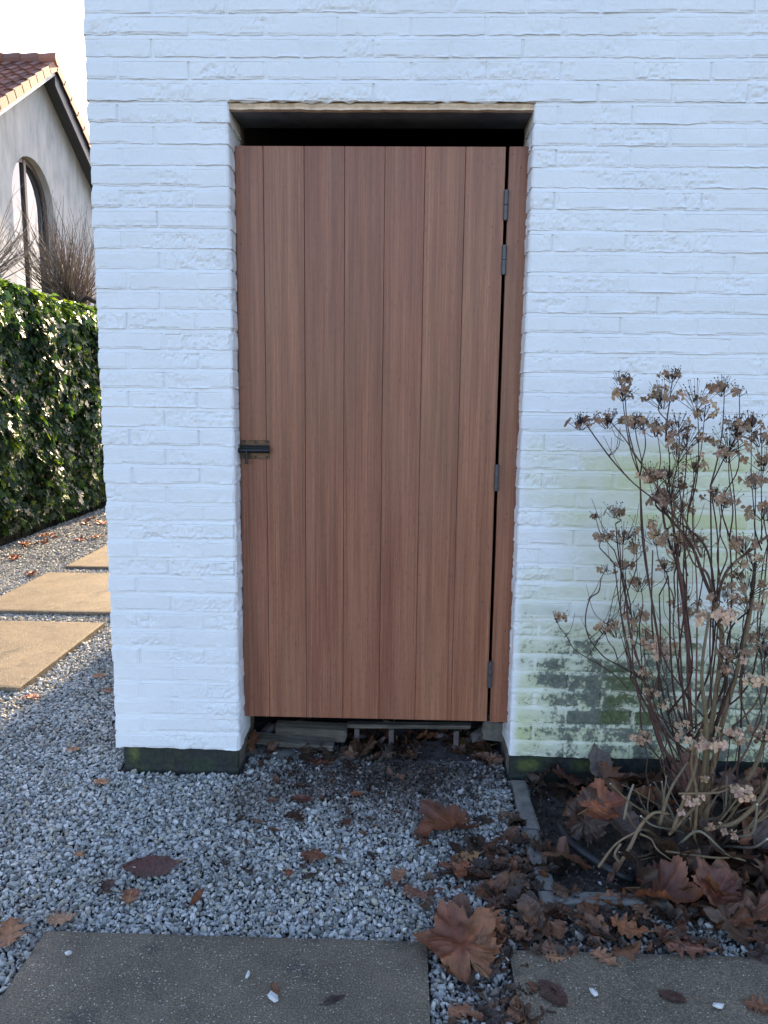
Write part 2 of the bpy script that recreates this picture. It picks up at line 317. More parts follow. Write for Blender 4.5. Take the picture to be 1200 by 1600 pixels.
def rotm(n, r, tilt):
    a = r.uniform(0, 2*pi, n); b = r.normal(0, tilt, n); c = r.normal(0, tilt, n)
    ca, sa, cb, sb, cc, sc = np.cos(a), np.sin(a), np.cos(b), np.sin(b), np.cos(c), np.sin(c); o = np.zeros(n); l = np.ones(n)
    Rz = np.stack([ca, -sa, o, sa, ca, o, o, o, l], -1).reshape(n, 3, 3); Rx = np.stack([l, o, o, o, cb, -sb, o, sb, cb], -1).reshape(n, 3, 3); Ry = np.stack([cc, o, sc, o, l, o, -sc, o, cc], -1).reshape(n, 3, 3)
    return Rz @ Rx @ Ry
def pebbles(P, size, base, r, jit=.30, tilt=.75, flat=(.38, .68)):
    V0, F0 = base; n = len(P); k = len(V0)
    V = V0[None]*(1+r.uniform(-jit, jit, (n, k, 1)))+r.uniform(-.12, .12, (n, k, 3))
    V = V*np.stack([np.ones(n)*1.08, r.uniform(.5, .9, n), r.uniform(*flat, n)], -1)[:, None, :]
    V = np.einsum('nij,nkj->nki', rotm(n, r, tilt), V)*(size[:, None, None]/2)+P[:, None, :]
    F = (F0[None]+(np.arange(n)*k)[:, None, None]).reshape(-1, 3)
    return V.reshape(-1, 3), F
def litter_density(x, y):
    """1 where the gravel is buried under leaves and crumbs"""
    a = ss(x, .02, .30)*ss(-y, .30, .52)*(1-ss(x, .5, .75)*ss(-y, .66, .74)*.0)
    a = np.maximum(a, ss(x, .15, .34)*ss(-y, .18, .4)*.6); a = np.maximum(a, .8*ss(y, .10, .17)*ss(x, -.30, -.1))
    return np.clip(a*(.62+.55*fbm(x*6, y*6, 88)), 0, 1)
def scatter(x0, x1, y0, y1, step, r):
    nx, ny = int((x1-x0)/step), int((y1-y0)/step); gx, gy = np.meshgrid(np.arange(nx), np.arange(ny))
    x = x0+(gx.ravel()+r.random(nx*ny))*step; y = y0+(gy.ravel()+r.random(nx*ny))*step
    k = np.ones(len(x), bool)
    for s in SLABS: k &= ~((x > s[0]-.004) & (x < s[1]+.004) & (y > s[2]-.004) & (y < s[3]+.004))
    k &= ~((x > .425) & (y > -.585) & (y < .1))
    k &= ~((x > .362) & (x < .425) & (y > -.6) & (y < .0) & (r.random(len(x)) > .12))
    k &= ~((x > .36) & (x < .70) & (y > -.65) & (y < -.585) & (r.random(len(x)) > .1))
    k &= ~((x > -.965) & (x < -.53) & (y > -.002)) & ~((x > .36) & (y > -.002))
    k &= ~((x > -.1) & (x < .35) & (y > .13)) & ~((x > -.95) & (y > .24))
    return x[k], y[k]
GV, GF, gn = [], [], 0
for (x0, x1, y0, y1, step, sz, base, lay) in [(-1.75, 1.75, -1.75, .25, .0088, .0128, ico(), 0), (-1.75, 1.4, -1.35, .2, .0155, .0135, ico(), 1), (-2.9, -1.75, -1.4, .6, .015, .018, OCT, 0),
                                   (-3.3, -.97, .25, 3.0, .0125, .0165, OCT, 0), (-3.3, -.97, 3.0, 6.6, .0165, .0215, OCT, 0), (-3.3, -.97, .25, 3.2, .017, .017, OCT, 2), (-3.3, -.97, 3.2, 6.6, .022, .022, OCT, 2)]:
    r = np.random.default_rng(int(abs(x0*100))+lay*7+int(y0*10+90)); x, y = scatter(x0, x1, y0, y1, step, r)
    if x0 < -1.74 and y0 < .24 and False: pass
    ld = litter_density(x, y); kk = r.random(len(x)) > ld*(.50 if lay == 0 else .9); x, y, ld = x[kk], y[kk], ld[kk]
    s = sz*np.clip(r.lognormal(0, .27, len(x)), .5, 1.75)
    z = -.006+(.005*lay if lay < 2 else .004)+.005*fbm(x*7, y*7, 3)+r.uniform(-.006, .004, len(x))*(1 if y0 < .2 else .3)+s*.12
    V, F = pebbles(np.stack([x, y, z], -1), s, base, r, tilt=.75 if len(base[0]) > 6 else .4)
    GV.append(V); GF.append(F+gn); gn += len(V)
GVa = np.vstack(GV); gx_, gy_ = GVa[:, 0], GVa[:, 1]; nz_ = fbm(gx_*4, gy_*4, 71, 4)
dirt = 1.1*np.exp(-((gx_-.02)/.36)**2-((gy_-.06)/.17)**2)+.6*np.exp(-((gx_+.30)/.16)**2-((gy_+.14)/.10)**2)+.75*litter_density(gx_, gy_)+.35*np.exp(-((gx_+.52)/.16)**2-((gy_+.16)/.12)**2)
o = mesh('gravel', GVa, np.vstack(GF), M['gravel'], {'dirt': np.clip(dirt*1.1+.7*nz_-.12, 0, 1)*(gy_ < .4)}); tag(o, kind='stuff'); o['label'] = 'loose grey crushed stone gravel around the slabs'; o['category'] = 'gravel'

# soil bed
nx, ny = 150, 80; gx, gy = np.meshgrid(np.linspace(.42, 2.2, nx), np.linspace(-.59, .03, ny)); z = -.004+.020*fbm(gx*9, gy*9, 40, 5)+.03*ss(gx, .5, 1.0)*ss(gy, -.62, -.2); z -= .02*np.exp(-(gx-.42)/.02)
ij = np.arange(nx*ny).reshape(ny, nx)
o = mesh('soil', np.stack([gx, gy, z], -1), np.stack([ij[:-1, :-1], ij[:-1, 1:], ij[1:, 1:], ij[1:, :-1]], -1).reshape(-1, 4), M['soil'], smooth=True); tag(o, kind='structure')
def soil_z(x, y): return float(-.004+.020*fbm(np.array([x*9.]), np.array([y*9.]), 40, 5)[0]+.03*ss(x, .5, 1.0)*ss(y, -.62, -.2)) if (x > .42 and -.59 < y < .03) else 0.0

# ------------------------------------------------------------------ the white brick building
XL, JL, JR, XR, CZ, Z0 = -.957, -.542, .3715, 2.2, .06025, .09
bld = empty('garden_building', (0, 0, 0)); tag(bld, 'white painted brick outbuilding with algae stains and a brown plank door', 'building')
def joints(k): return (.0095 if k % 2 else .118)
def height(S, z, k, t, rowi):
    """relief of one course at arc coordinate S; returns h (m), dz (m), distance from the nearest upright joint"""
    off = joints(k); u = (S-off)/.218; bi = np.floor(u); jj = lambda b: off+b*.218+.004*_h(b, np.full_like(b, k), 9)
    bi = np.where(S < jj(bi), bi-1, bi); bi = np.where(S > jj(bi+1), bi+1, bi); d = np.minimum(S-jj(bi), jj(bi+1)-S)
    side = (jj(bi+1)-S) < (S-jj(bi)); jid = np.where(side, bi+1, bi)
    jd = .55+.45*ss(_h(jid, np.full_like(jid, k), 4), -.8, .9); jf = ss(d, .0028, .0075)
    br = _h(bi, np.full_like(bi, k), 1); br2 = _h(bi, np.full_like(bi, k), 2); br3 = _h(bi, np.full_like(bi, k), 3)
    hb = .0048+.0012*br; lip = .80+.55*vn(S*9, k*3.1, 5)+.35*vn(S*45, k*7.7, 6)
    prof = np.interp(t, [0, .0013, .0034, .010, .028, .042, .0445, .0472, .0495, .0550, .0603], [.22, 1.16, 1.10, 1.0, 1.0, 1.0, .97, .80, .90, .62, .22])
    tl = vn(S*13, k*4.4, 15); prof = prof-np.where(np.abs(t-.0472) < .001, .35*np.clip(tl, 0, 1), 0)
    prof = prof*np.where(t < .006, np.clip(lip, .25, 1.35), 1)
    f = fbm(S*26, z*60+k, 11, 4); cr = np.abs(vn(S*19+br*5, z*45+br2*4, 21)); cr2 = np.abs(vn(S*34+br*9, z*30+br3*7, 23))
    rough = .0017*f-.0022*np.exp(-(cr/.10)**2)*ss(br3, -.5, .5)-.0013*np.exp(-(cr2/.12)**2)+.0009*vn(S*150, z*150, 31)
    onb = np.where((t > .001) & (t < .046), 1., 0.)*jf; rj = S-jj(bi); lj = jj(bi+1)-S
    patch = ss(vn(S*7, k*9.1+z*12, 41), .05, .55)
    rough = rough*(.30+1.35*patch); rough = np.where(onb > .3, rough, rough*.5+.0008*vn(S*60, z*90, 33))
    pj = np.interp(t, [0, .0013, .010, .040, .0495, .0603], [.22, .42, .60, .72, .9, .22])
    gro = 1.25*np.exp(-((lj-.0062)/.0026)**2)*ss(_h(bi, np.full_like(bi, float(k)), 14), -.9, .6)*((t > .001) & (t < .048))
    h = hb*(prof*jf+pj*(1-jf))-hb*gro*.8+rough+.0010*br2*(t-.025)/.025*onb+.0013*br3*(rj-.1)/.1*onb
    h = h+np.where((S < -.8745) & (k % 2 == 1), .0016*onb, 0)
    wav = .0015*vn(S*38, k*5.3, 7)*(.4+np.abs(vn(S*6, k*3.3, 2))*1.4)+.0015*vn(S*9, k*2.9, 8)+.0007*vn(S*110, k*1.7, 9)
    dz = wav*np.interp(t, [0, .004, .02], [1, 1, 0]) + .0012*vn(S*4, k*1.3, 12)
    return h, dz, d, bi, br, onb
rows = [0, .0013, .0034, .008, .015, .023, .031, .039, .0445, .0472, .0495, .0550]
def path(segs):
    """segs of (x0,y0,x1,y1,s0,s1); returns points, normals and arc coordinate, corners rounded"""
    P, Nn, S = [], [], []
    for i, (x0, y0, x1, y1, s0, s1, step) in enumerate(segs):
        L = math.hypot(x1-x0, y1-y0); n = max(2, int(round(L/step))); d = np.array([(x1-x0)/L, (y1-y0)/L]); nn = np.array([d[1], -d[0]])
        r = .006; ta = r if i > 0 else 0; tb = r if i < len(segs)-1 else 0
        for t in np.linspace(ta, L-tb, n+1): P.append((x0+d[0]*t, y0+d[1]*t)); Nn.append(nn); S.append(s0+(s1-s0)*t/L)
        if i < len(segs)-1:
            x2, y2, x3, y3 = segs[i+1][:4]; L2 = math.hypot(x3-x2, y3-y2); d2 = np.array([(x3-x2)/L2, (y3-y2)/L2]); n2 = np.array([d2[1], -d2[0]])
            c = np.array([x1, y1])-d*r-nn*r
            for a in (.25, .5, .75):
                m = nn*cos(a*pi/2)+n2*sin(a*pi/2); P.append(tuple(c+m*r)); Nn.append(m); S.append(s1)
    return np.array(P), np.array(Nn), np.array(S)
def wall_sheet(segs, k0, k1, opening_bottom=False):
    P, Nn, S = path(segs); cols = len(S); VV, A = [], {'algae': [], 'moss': [], 'bare': [], 'tan': []}; first = True
    corner = np.ones(cols)
    def put(z, h, dz, at):
        VV.append(np.stack([P[:, 0]+Nn[:, 0]*h, P[:, 1]+Nn[:, 1]*h, z+dz], -1))
        for q in A: A[q].append(at.get(q, np.zeros(cols)))
    for k in range(k0, k1):
        for ri, t in enumerate(rows):
            z = Z0+k*CZ+t; zz = np.full(cols, z); h, dz, d, bi, br, onb = height(S, zz, k, np.full(cols, t), ri)
            isc = (np.abs(Nn[:, 0])*np.abs(Nn[:, 1])) > .05
            h = h+np.where(isc, .0015*vn(zz*18, k, 55)+.0012*_h(np.full(cols, float(k)), np.floor(P[:, 0]), 56), 0)
            X_ = S; at = stains(X_, zz, k, bi, onb, d)
            if k == k0 and ri == 0:
                inner = -.016 if k0 == 0 else -.004
                wz = .003*vn(S*45, 1, 77)*(1 if k0 == 0 else 1.6)
                a0 = dict(at); a0['tan'] = np.ones(cols)*(0 if k0 == 0 else 1)
                head = ((S > JL) & (S < JR)) if k0 else np.ones(cols, bool)
                if k0: a0['tan'] = np.where(head, 1., 0.)
                put(z, np.where(head, inner, 0), np.where(head, wz-.001, -.0052), a0)
            put(z, h, dz, at)
    n = len(VV); V = np.concatenate(VV); ij = np.arange(n*cols).reshape(n, cols)
    F = np.stack([ij[:-1, :-1], ij[:-1, 1:], ij[1:, 1:], ij[1:, :-1]], -1).reshape(-1, 4)
    return V, F, {q: np.concatenate(a) for q, a in A.items()}
def stains(x, z, k, bi, onb, d):
    o = {}; bn = _h(bi, np.full_like(bi, float(k)), 61); n1 = fbm(x*5, z*5, 62); n2 = fbm(x*16, z*22, 63)
    R_ = ss(x, .37, .40)
    low = 1-ss(z+.05*n1, 1.10, 1.20)
    al = R_*low*(.15+.22*ss(x, .42, .80)+.15*bn*onb+.40*n1+.14*n2+.18*(1-ss(z, .3, .9)))+R_*low*.40*np.exp(-((x-.86)/.28)**2-((z-1.03)/.20)**2)*(.75+.3*bn+.6*n2)
    al += R_*.25*(1-ss(z, .12, .55)); al *= np.where(onb < .5, .72, 1)
    up = np.clip(ss(x, .55, 1.5), 0, 1)*(1-ss(z, 1.1, 1.6))*.06; o['algae'] = np.clip(al+up, 0, .95)
    prof = np.interp(z, [.08, .11, .16, .34, .43, .50, .60], [.55, .56, .66, .70, .50, .30, 0])
    side = ss(x+.05*n1, .37, .55); b = prof*(.35+.65*side)+.15*bn*(z < .42)+.42*n2+.15*n1
    b = b*R_*side**.4*(z < .66)+.10*R_*(z < .5)*n2; b = np.where(onb < .45, b-.20, b)
    b = b+.30*R_*np.clip(n1+.1, 0, 1)*(1-ss(z, .45, .75))*(z > .4)
    o['bare'] = np.clip(b*np.where(x > 1.45, .6, 1), 0, 1)
    m = .85*np.exp(-(((x-.76)/.11)**4)-((z-.31)/.12)**4)+.62*np.exp(-(((x-1.02)/.17)**4)-((z-.47)/.055)**4)+.5*np.exp(-(((x-1.15)/.13)**4)-((z-.30)/.1)**4)+.42*np.exp(-(((x-.49)/.07)**2)-((z-.27)/.09)**2)+.45*np.exp(-(((x-.66)/.10)**2)-((z-.53)/.05)**2)
    o['moss'] = np.clip(R_*(m*(.66+.22*bn+.9*n2)+.10*(1-ss(z, .09, .5)))*np.where(onb < .45, .55, 1), 0, 1)
    return o
KT = 34; KH = 60; stp = .0032
V1, F1, A1 = wall_sheet([(XL, .3, XL, 0, XL-.3, XL, .02), (XL, 0, JL, 0, XL, JL, stp), (JL, 0, JL, .17, JL, JL+.17, .006)], 0, KT)
V2, F2, A2 = wall_sheet([(JR, .17, JR, 0, JR-.17, JR, .006), (JR, 0, XR, 0, JR, XR, stp)], 0, KT)
V3, F3, A3 = wall_sheet([(XL, .3, XL, 0, XL-.3, XL, .02), (XL, 0, XR, 0, XL, XR, stp)], KT, KH)
a = len(V1); b = a+len(V2)
o = mesh('brickwork', np.vstack([V1, V2, V3]), np.vstack([F1, F2+a, F3+b]), M['paint'], {q: np.concatenate([A1[q], A2[q], A3[q]]) for q in A1}, smooth=False, parent=bld)
ZT = Z0+KH*CZ
mb = MB()                                                       # the rest of the walls, real thickness
mb.box((XL+.012, .025, Z0), (XL+.30, 7.0, ZT)); mb.box((XR-.3, .025, Z0), (XR-.004, 7.0, ZT)); mb.box((XL+.302, 6.7, Z0), (XR-.302, 7.0, ZT))
mb.box((JR+.012, .19, Z0), (XR-.302, .30, ZT)); mb.box((XL+.302, .19, Z0), (JL-.012, .30, ZT)); mb.box((JL-.010, .19, 2.20), (JR+.010, .30, ZT))
mb.build('wall_core', M['white'], bld)
mb = MB(); mb.box((XL+.02, .32, -.02), (XR-.31, 6.69, .045)); mb.box((XL+.31, 6.6, .05), (XR-.31, 6.69, ZT)); mb.box((XL+.31, .31, 2.9), (XR-.31, 6.59, 2.95))
mb.build('dark_interior', M['dark'], bld)
mb = MB(); mb.box((XL-.05, -.05, ZT+.003), (XR+.05, 7.05, ZT+.12), .01); mb.build('flat_roof', M['roofing'], bld)
# opening head: rough mortar strip, boards of the soffit
nx = 300; xs = np.linspace(JL-.004, JR+.004, nx); lo = 2.1175+.0010*vn(xs*30, 0, 3); hi = 2.1415+.0025*vn(xs*24, 1, 3); yy = .005+.0025*vn(xs*40, 2, 5)
V = np.concatenate([np.stack([xs, yy+.018, lo], -1), np.stack([xs, yy-.001, lo+.001], -1), np.stack([xs, yy+.003, lo+.008], -1), np.stack([xs, yy-.001, (lo+hi)/2+.003], -1), np.stack([xs, yy+.006, hi], -1)]); ij = np.arange(5*nx).reshape(5, nx)
mesh('mortar_strip', V, np.stack([ij[:-1, :-1], ij[:-1, 1:], ij[1:, 1:], ij[1:, :-1]], -1).reshape(-1, 4), M['mortar'], parent=bld)
mb = MB(); mb.box((JL-.004, .023, 2.119), (JR+.004, .085, 2.18), .002); mb.box((JL-.004, .088, 2.124), (JR+.004, .188, 2.18), .002)
mb.build('soffit_board', M['soffit'], bld)
# plinth courses
def plinth(x0, x1, yd, seed, jr=0):
    segs = [(x0, yd, x0, .012, x0-yd, x0, .012), (x0, .012, x1, .012, x0, x1, .006)] + ([(x1, .012, x1, yd, x1, x1+yd, .012)] if jr else [])
    P, Nn, S = path(segs); zs = np.linspace(-.05, Z0+.006, 22); VV = []; MO = []; TA = []
    for z in zs:
        u = (S-.10)/.218; d = np.abs(u-np.round(u))*.218; h = .002*fbm(S*20, np.full_like(S, z*30), seed)-.004*(1-ss(d, .003, .007))-.003*(z > .085)-.003*ss(abs(z-.022), .006, 0.0)
        VV.append(np.stack([P[:, 0]+Nn[:, 0]*h, P[:, 1]+Nn[:, 1]*h, np.full_like(S, z)], -1))
        f = fbm(S*9, np.full_like(S, z*9), seed+3)
        if x0 < 0: MO.append(np.clip(.9*np.exp(-((S+.905)/.016)**2-((z-.062)/.03)**2)+.25*ss(f, .1, .6), 0, 1))
        else: MO.append(np.clip(.75*np.exp(-(((S-.435)/.035)**6)-((z-.052)/.02)**4)+.5*np.exp(-(((S-.63)/.05)**4)-((z-.055)/.02)**4)+.35*ss(f, 0, .6), 0, 1))
        TA.append(np.where(P[:, 1] > .03, .75+.3*f, 0).clip(0, 1))
    n = len(zs); cols = len(S); ij = np.arange(n*cols).reshape(n, cols)
    return np.concatenate(VV), np.stack([ij[:-1, :-1], ij[:-1, 1:], ij[1:, 1:], ij[1:, :-1]], -1).reshape(-1, 4), np.concatenate(MO), np.concatenate(TA)
for args in ((-.942, -.549, .30, 5, 1), (.374, XR-.01, .30, 9, 0)):
    V, F, mo, ta = plinth(*args); mesh('plinth', V, F, M['plinth'], {'moss': mo, 'tan': ta}, smooth=True, parent=bld)

# door
dxs = [-.536, -.4487, -.3215, -.1960, -.0717, .0520, .1760, .2985]
mb = MB()
for i in range(7): mb.box((dxs[i]+.0004, .070, .1795), (dxs[i+1]-.0006, .092, 2.036), .0011)
door = mb.build('door', M['wood'], bld); door['label'] = 'reddish brown vertical plank door, bolted at left'
for z in (.35, 1.05, 1.85): mb = MB(); mb.box((-.50, .0925, z-.05), (.28, .118, z+.05), .001); mb.build('ledge', M['wood'], door)
for (sx, sz) in ((382, 690), (399, 691), (417, 691), (382, 713), (399, 714), (417, 714)):
    p = at_y((sx, sz), .066); mb = MB(); mb.cyl((p[0], .0665, p[2]), (p[0], .0630, p[2]), .0040, 10, r2=.0028); mb.build('screw', M['screw'], door)
mb = MB(); mb.box((-.5335, .0665, 1.070), (-.4395, .0698, 1.131), .0008); mb.build('bolt_plate', M['plate'], door)
mb = MB()
mb.cyl((-.549, .049, 1.0985), (-.436, .049, 1.0985), .0078, 14); mb.cyl((-.5515, .049, 1.0985), (-.546, .049, 1.0985), .0095, 14)
mb.box((-.532, .0575, 1.0895), (-.4375, .0662, 1.1140), .002); mb.cyl((-.531, .056, 1.1125), (-.437, .056, 1.1125), .0035, 10)
mb.build('sliding_bolt', M['black'], door, smooth=False)
mb = MB(); a_ = np.array((-.510, .044, 1.096)); mb.cyl(a_, a_+[0, -.004, -.036], .0040, 10); mb.cyl(a_+[0, -.004, -.036], a_+[0, -.0045, -.041], .0054, 10); mb.build('bolt_handle', M['black'], door)
for (z1, z0) in ((1.908, 1.821), (1.745, 1.659), (1.061, .978), (.395, .305)):
    mb = MB(); zc = (z0+z1)/2; xh = .3030
    for (a_, b_) in ((z0, zc-.0012), (zc+.0012, z1)):
        mb.cyl((xh, .0645, a_), (xh, .0645, b_), .0076, 14)
    mb.cyl((xh, .0645, z0-.002), (xh, .0645, z1+.002), .0040, 10); mb.box((xh-.003, .066, z0+.001), (xh+.003, .085, z1-.001))
    mb.build('hinge', M['hinge'], door)
for (x, z) in [(-.525, 1.90), (-.521, 1.745), (.258, 1.985), (.262, 1.80), (.26, 1.62), (.27, 1.2), (.27, .6), (-.525, 1.3), (-.525, .45), (.06, .69)]: mb = MB(); mb.cyl((x, .0705, z), (x, .0692, z), .0019, 8); mb.build('nail', M['screw'], door)
mb = MB(); mb.box((.3087, .0715, .1765), (.3695, .0935, 2.0375), .0011); hb = mb.build('hinge_post', M['wood'], bld)
for (x, z) in [(.318, 2.015), (.345, 1.975), (.345, 1.76), (.350, 1.1), (.34, .9), (.35, .5)]: mb = MB(); mb.cyl((x, .072, z), (x, .0707, z), .0019, 8); mb.build('nail', M['screw'], hb)

# ------------------------------------------------------------------ things under the door
def beam(name, a, b, wdt, hgt, mat, label, cat, seed=0, tilt=0):
    a, b = np.array(a, float), np.array(b, float); L = np.linalg.norm(b-a); nl, nw = 46, 7
    prof = [(-.5, -.5), (-.5, 0), (-.5, .42), (-.42, .5), (0, .5), (.42, .5), (.5, .42), (.5, 0), (.5, -.5)]
    V = []; n = len(prof)
    for i in range(nl):
        t = i/(nl-1); e = 1 if 0 < i < nl-1 else .9
        for j, (u, v) in enumerate(prof):
            nz = .10*fbm(np.array([t*L*20]), np.array([j*1.7]), seed)[0]
            V.append((t*L-L/2+(.006*vn(j*1.3, 0, seed+i) if i in (0, nl-1) else 0), u*wdt*(1+nz)*e, v*hgt*(1+nz)*e))
    F = [(i*n+j, i*n+(j+1) % n, (i+1)*n+(j+1) % n, (i+1)*n+j) for i in range(nl-1) for j in range(n)]+[tuple(range(n))[::-1], tuple((nl-1)*n+j for j in range(n))]
    o = mesh(name, V, F, mat); d = Vector((b-a)/L); o.matrix_world = Matrix.Translation(Vector((a+b)/2)) @ (d.to_track_quat('X', 'Z').to_matrix().to_4x4() @ Matrix.Rotation(tilt, 4, 'X'))
    tag(o, label, cat); return o
BZ = lambda q, y: tuple(at_y(q, y))
beam('timber_beam', BZ((432, 1139), .235), BZ((541, 1145), .215), .05, .052, M['oldwood'], 'thick weathered grey timber offcut lying under the left half of the door', 'timber', 3, .2)
beam('wood_strip', BZ((392, 1152), .20), BZ((521, 1164), .17), .05, .020, M['oldwood'], 'flat grey board lying below the thick timber offcut under the door', 'board', 8, .15)
beam('wood_batten', BZ((543, 1132), .19), BZ((736, 1134), .19), .03, .013, M['oldwood'], 'thin pale batten spanning the gap under the right half of the door', 'batten', 12)
for i, (x, l) in enumerate(((-.155, 'leftmost short wooden stub holding up the thin batten'), (-.03, 'middle short wooden stub holding up the thin batten'), (.205, 'rightmost short wooden stub holding up the thin batten'))):
    beam('wood_stub', (x, .205, .0), (x, .203, at_y((640, 1141), .2)[2]), .018, .014, M['clay'], l, 'wood stub', 20+i)
beam('stone_block', (.31, .26, .075), (.40, .24, .07), .06, .07, M['kerb'], 'small grey stone block in the right corner under the door', 'stone', 31)
for (x0, x1, l) in ((-.078, .050, 'smaller dark clay tile set flush in the threshold under the door'), (.060, .335, 'longer dark clay tile in the threshold near the right jamb')):
    mb = MB(); mb.box((x0, .122, -.03), (x1, .285, .004), .003); tag(mb.build('clay_tile', M['clay']), l, 'tile', 'threshold tiles')
nx = 26; P = []; 
for j in range(nx): a_ = j/nx*2*pi; P.append((-.43+.105*cos(a_)*(1+.2*vn(j*.9, 0, 3)), .165+.05*sin(a_)*(1+.25*vn(j*.7, 5, 3))))
V = [(x, y, .006) for x, y in P]+[(x*1.0, y, -.02) for x, y in P]+[(-.43, .165, .009)]
mesh('mortar_patch', V, [(j, (j+1) % nx, 2*nx) for j in range(nx)]+[(j+nx, (j+1) % nx+nx, (j+1) % nx, j) for j in range(nx)], M['kerb']); tag(bpy.data.objects['mortar_patch'], 'pale grey mortar patch on the ground at the left foot of the doorway', 'mortar patch')
nx, ny = 110, 44; gx, gy = np.meshgrid(np.linspace(JL-.01, JR+.01, nx), np.linspace(.27, .75, ny)); z = -.01+.075*ss(gy, .27, .50)+.022*fbm(gx*14, gy*14, 33, 5)
ij = np.arange(nx*ny).reshape(ny, nx); o = mesh('rubble_soil', np.stack([gx, gy, z], -1), np.stack([ij[:-1, :-1], ij[:-1, 1:], ij[1:, 1:], ij[1:, :-1]], -1).reshape(-1, 4), M['soil'], smooth=True); tag(o, 'loose dark soil piled behind the threshold', 'soil', kind='stuff')
for i, (q, sz, lb) in enumerate((((418, 1140), .060, 'dark upright stone at the left end of the timber offcut under the door'), ((560, 1158), .050, 'broken stone behind the smaller clay tile'), ((690, 1150), .045, 'small broken stone between two wooden stubs'), ((752, 1146), .070, 'grey broken stone lying near the right jamb under the door'))):
    r = np.random.default_rng(50+i); V, F = pebbles(np.array([[0, 0, 0.]]), np.array([sz*1.3]), ico(), r, .25, .4); p = at_y(q, .27); o = mesh('broken_stone', V, F, M['clay']); o.location = (p[0], .27, max(.02, p[2])); tag(o, lb, 'stone', 'rubble under the door')
# edging stones
def kerbstone(x0, y0, x1, y1, top, label, seed):
    nx, ny = max(8, int((x1-x0)/.006)), max(8, int((y1-y0)/.006)); gx, gy = np.meshgrid(np.linspace(0, 1, nx), np.linspace(0, 1, ny)); px = x0+(x1-x0)*gx; py = y0+(y1-y0)*gy
    ed = np.minimum(np.minimum(gx, 1-gx)*(x1-x0), np.minimum(gy, 1-gy)*(y1-y0)); z = top+.002*fbm(px*20, py*20, seed)-.006*np.exp(-ed/.004)
    px = px+.003*vn(py*22, 1, seed); py = py+.002*vn(px*22, 2, seed)
    V = np.stack([px, py, z], -1).reshape(-1, 3); ij = np.arange(nx*ny).reshape(ny, nx); F = [tuple(q) for q in np.stack([ij[:-1, :-1], ij[:-1, 1:], ij[1:, 1:], ij[1:, :-1]], -1).reshape(-1, 4)]
    ring = np.concatenate([ij[0, :], ij[1:, -1], ij[-1, -2::-1], ij[-2:0:-1, 0]]); nb = len(V); B = V[ring].copy(); B[:, 2] = -.03; n = len(ring)
    F += [(int(ring[a]), nb+a, nb+(a+1) % n, int(ring[(a+1) % n])) for a in range(n)]
    tag(mesh('edging_stone', np.vstack([V, B]), F, M['kerb']), label, 'edging stone', 'concrete edging of the flower bed')
kerbstone(.374, -.30, .424, -.015, .016, 'concrete edging stone running from the right door jamb towards the viewer', 1)
kerbstone(.366, -.585, .414, -.303, .013, 'concrete edging stone at the corner of the flower bed, half covered with gravel', 2)
kerbstone(.367, -.642, .70, -.592, .016, 'concrete edging stone lying crosswise in front of the flower bed', 3)
mb = MB(); P = [at_z(q, z) for q, z in (((872, 1288), .02), ((890, 1315), .025), ((930, 1345), .022), ((965, 1365), .016), ((990, 1376), .004))]
mb.tube(P, [.010, .011, .0115, .011, .010], 10); tag(mb.build('garden_hose', M['rubber'], smooth=True), 'short length of black hose half buried in the dark soil by the bush', 'hose')
# ------------------------------------------------------------------ leaves
def lobed(kind, nth, r):
    th = np.arange(nth)*2*pi/nth-pi/2        # tip at +y, stalk at -y
    if kind == 'plane':
        lob = [(pi/2, 1.0, .30), (pi/2-1.0, .92, .28), (pi/2+1.0, .92, .28), (pi/2-1.95, .66, .26), (pi/2+1.95, .66, .26)]
        R_ = .36+sum(0*th for _ in [0])
        for a, l, wd in lob: d = np.abs((th-a+pi) % (2*pi)-pi); R_ = np.maximum(R_, l*(1-(d/.62)**1.0*.60)) if 0 else np.maximum(R_, l*(.67+.33*np.clip(1-d/.50, 0, 1)**.9)*np.where(d < .60, 1, .85))
        R_ = R_+.050*(((th*11/pi+.25*np.sin(th*3+r.uniform(0, 6))) % 1)-.5)*2*(R_ > .42)*(1+.5*np.sin(th*5+1))
        dn = np.abs((th+pi/2+pi) % (2*pi)-pi); R_ = R_*(1-.55*np.exp(-(dn/.16)**2))
        R_ = R_*(1+.06*r.normal(size=nth)*.4)
        ve = lambda t_, rr: max([0])
        return th, R_, [q[0] for q in lob]
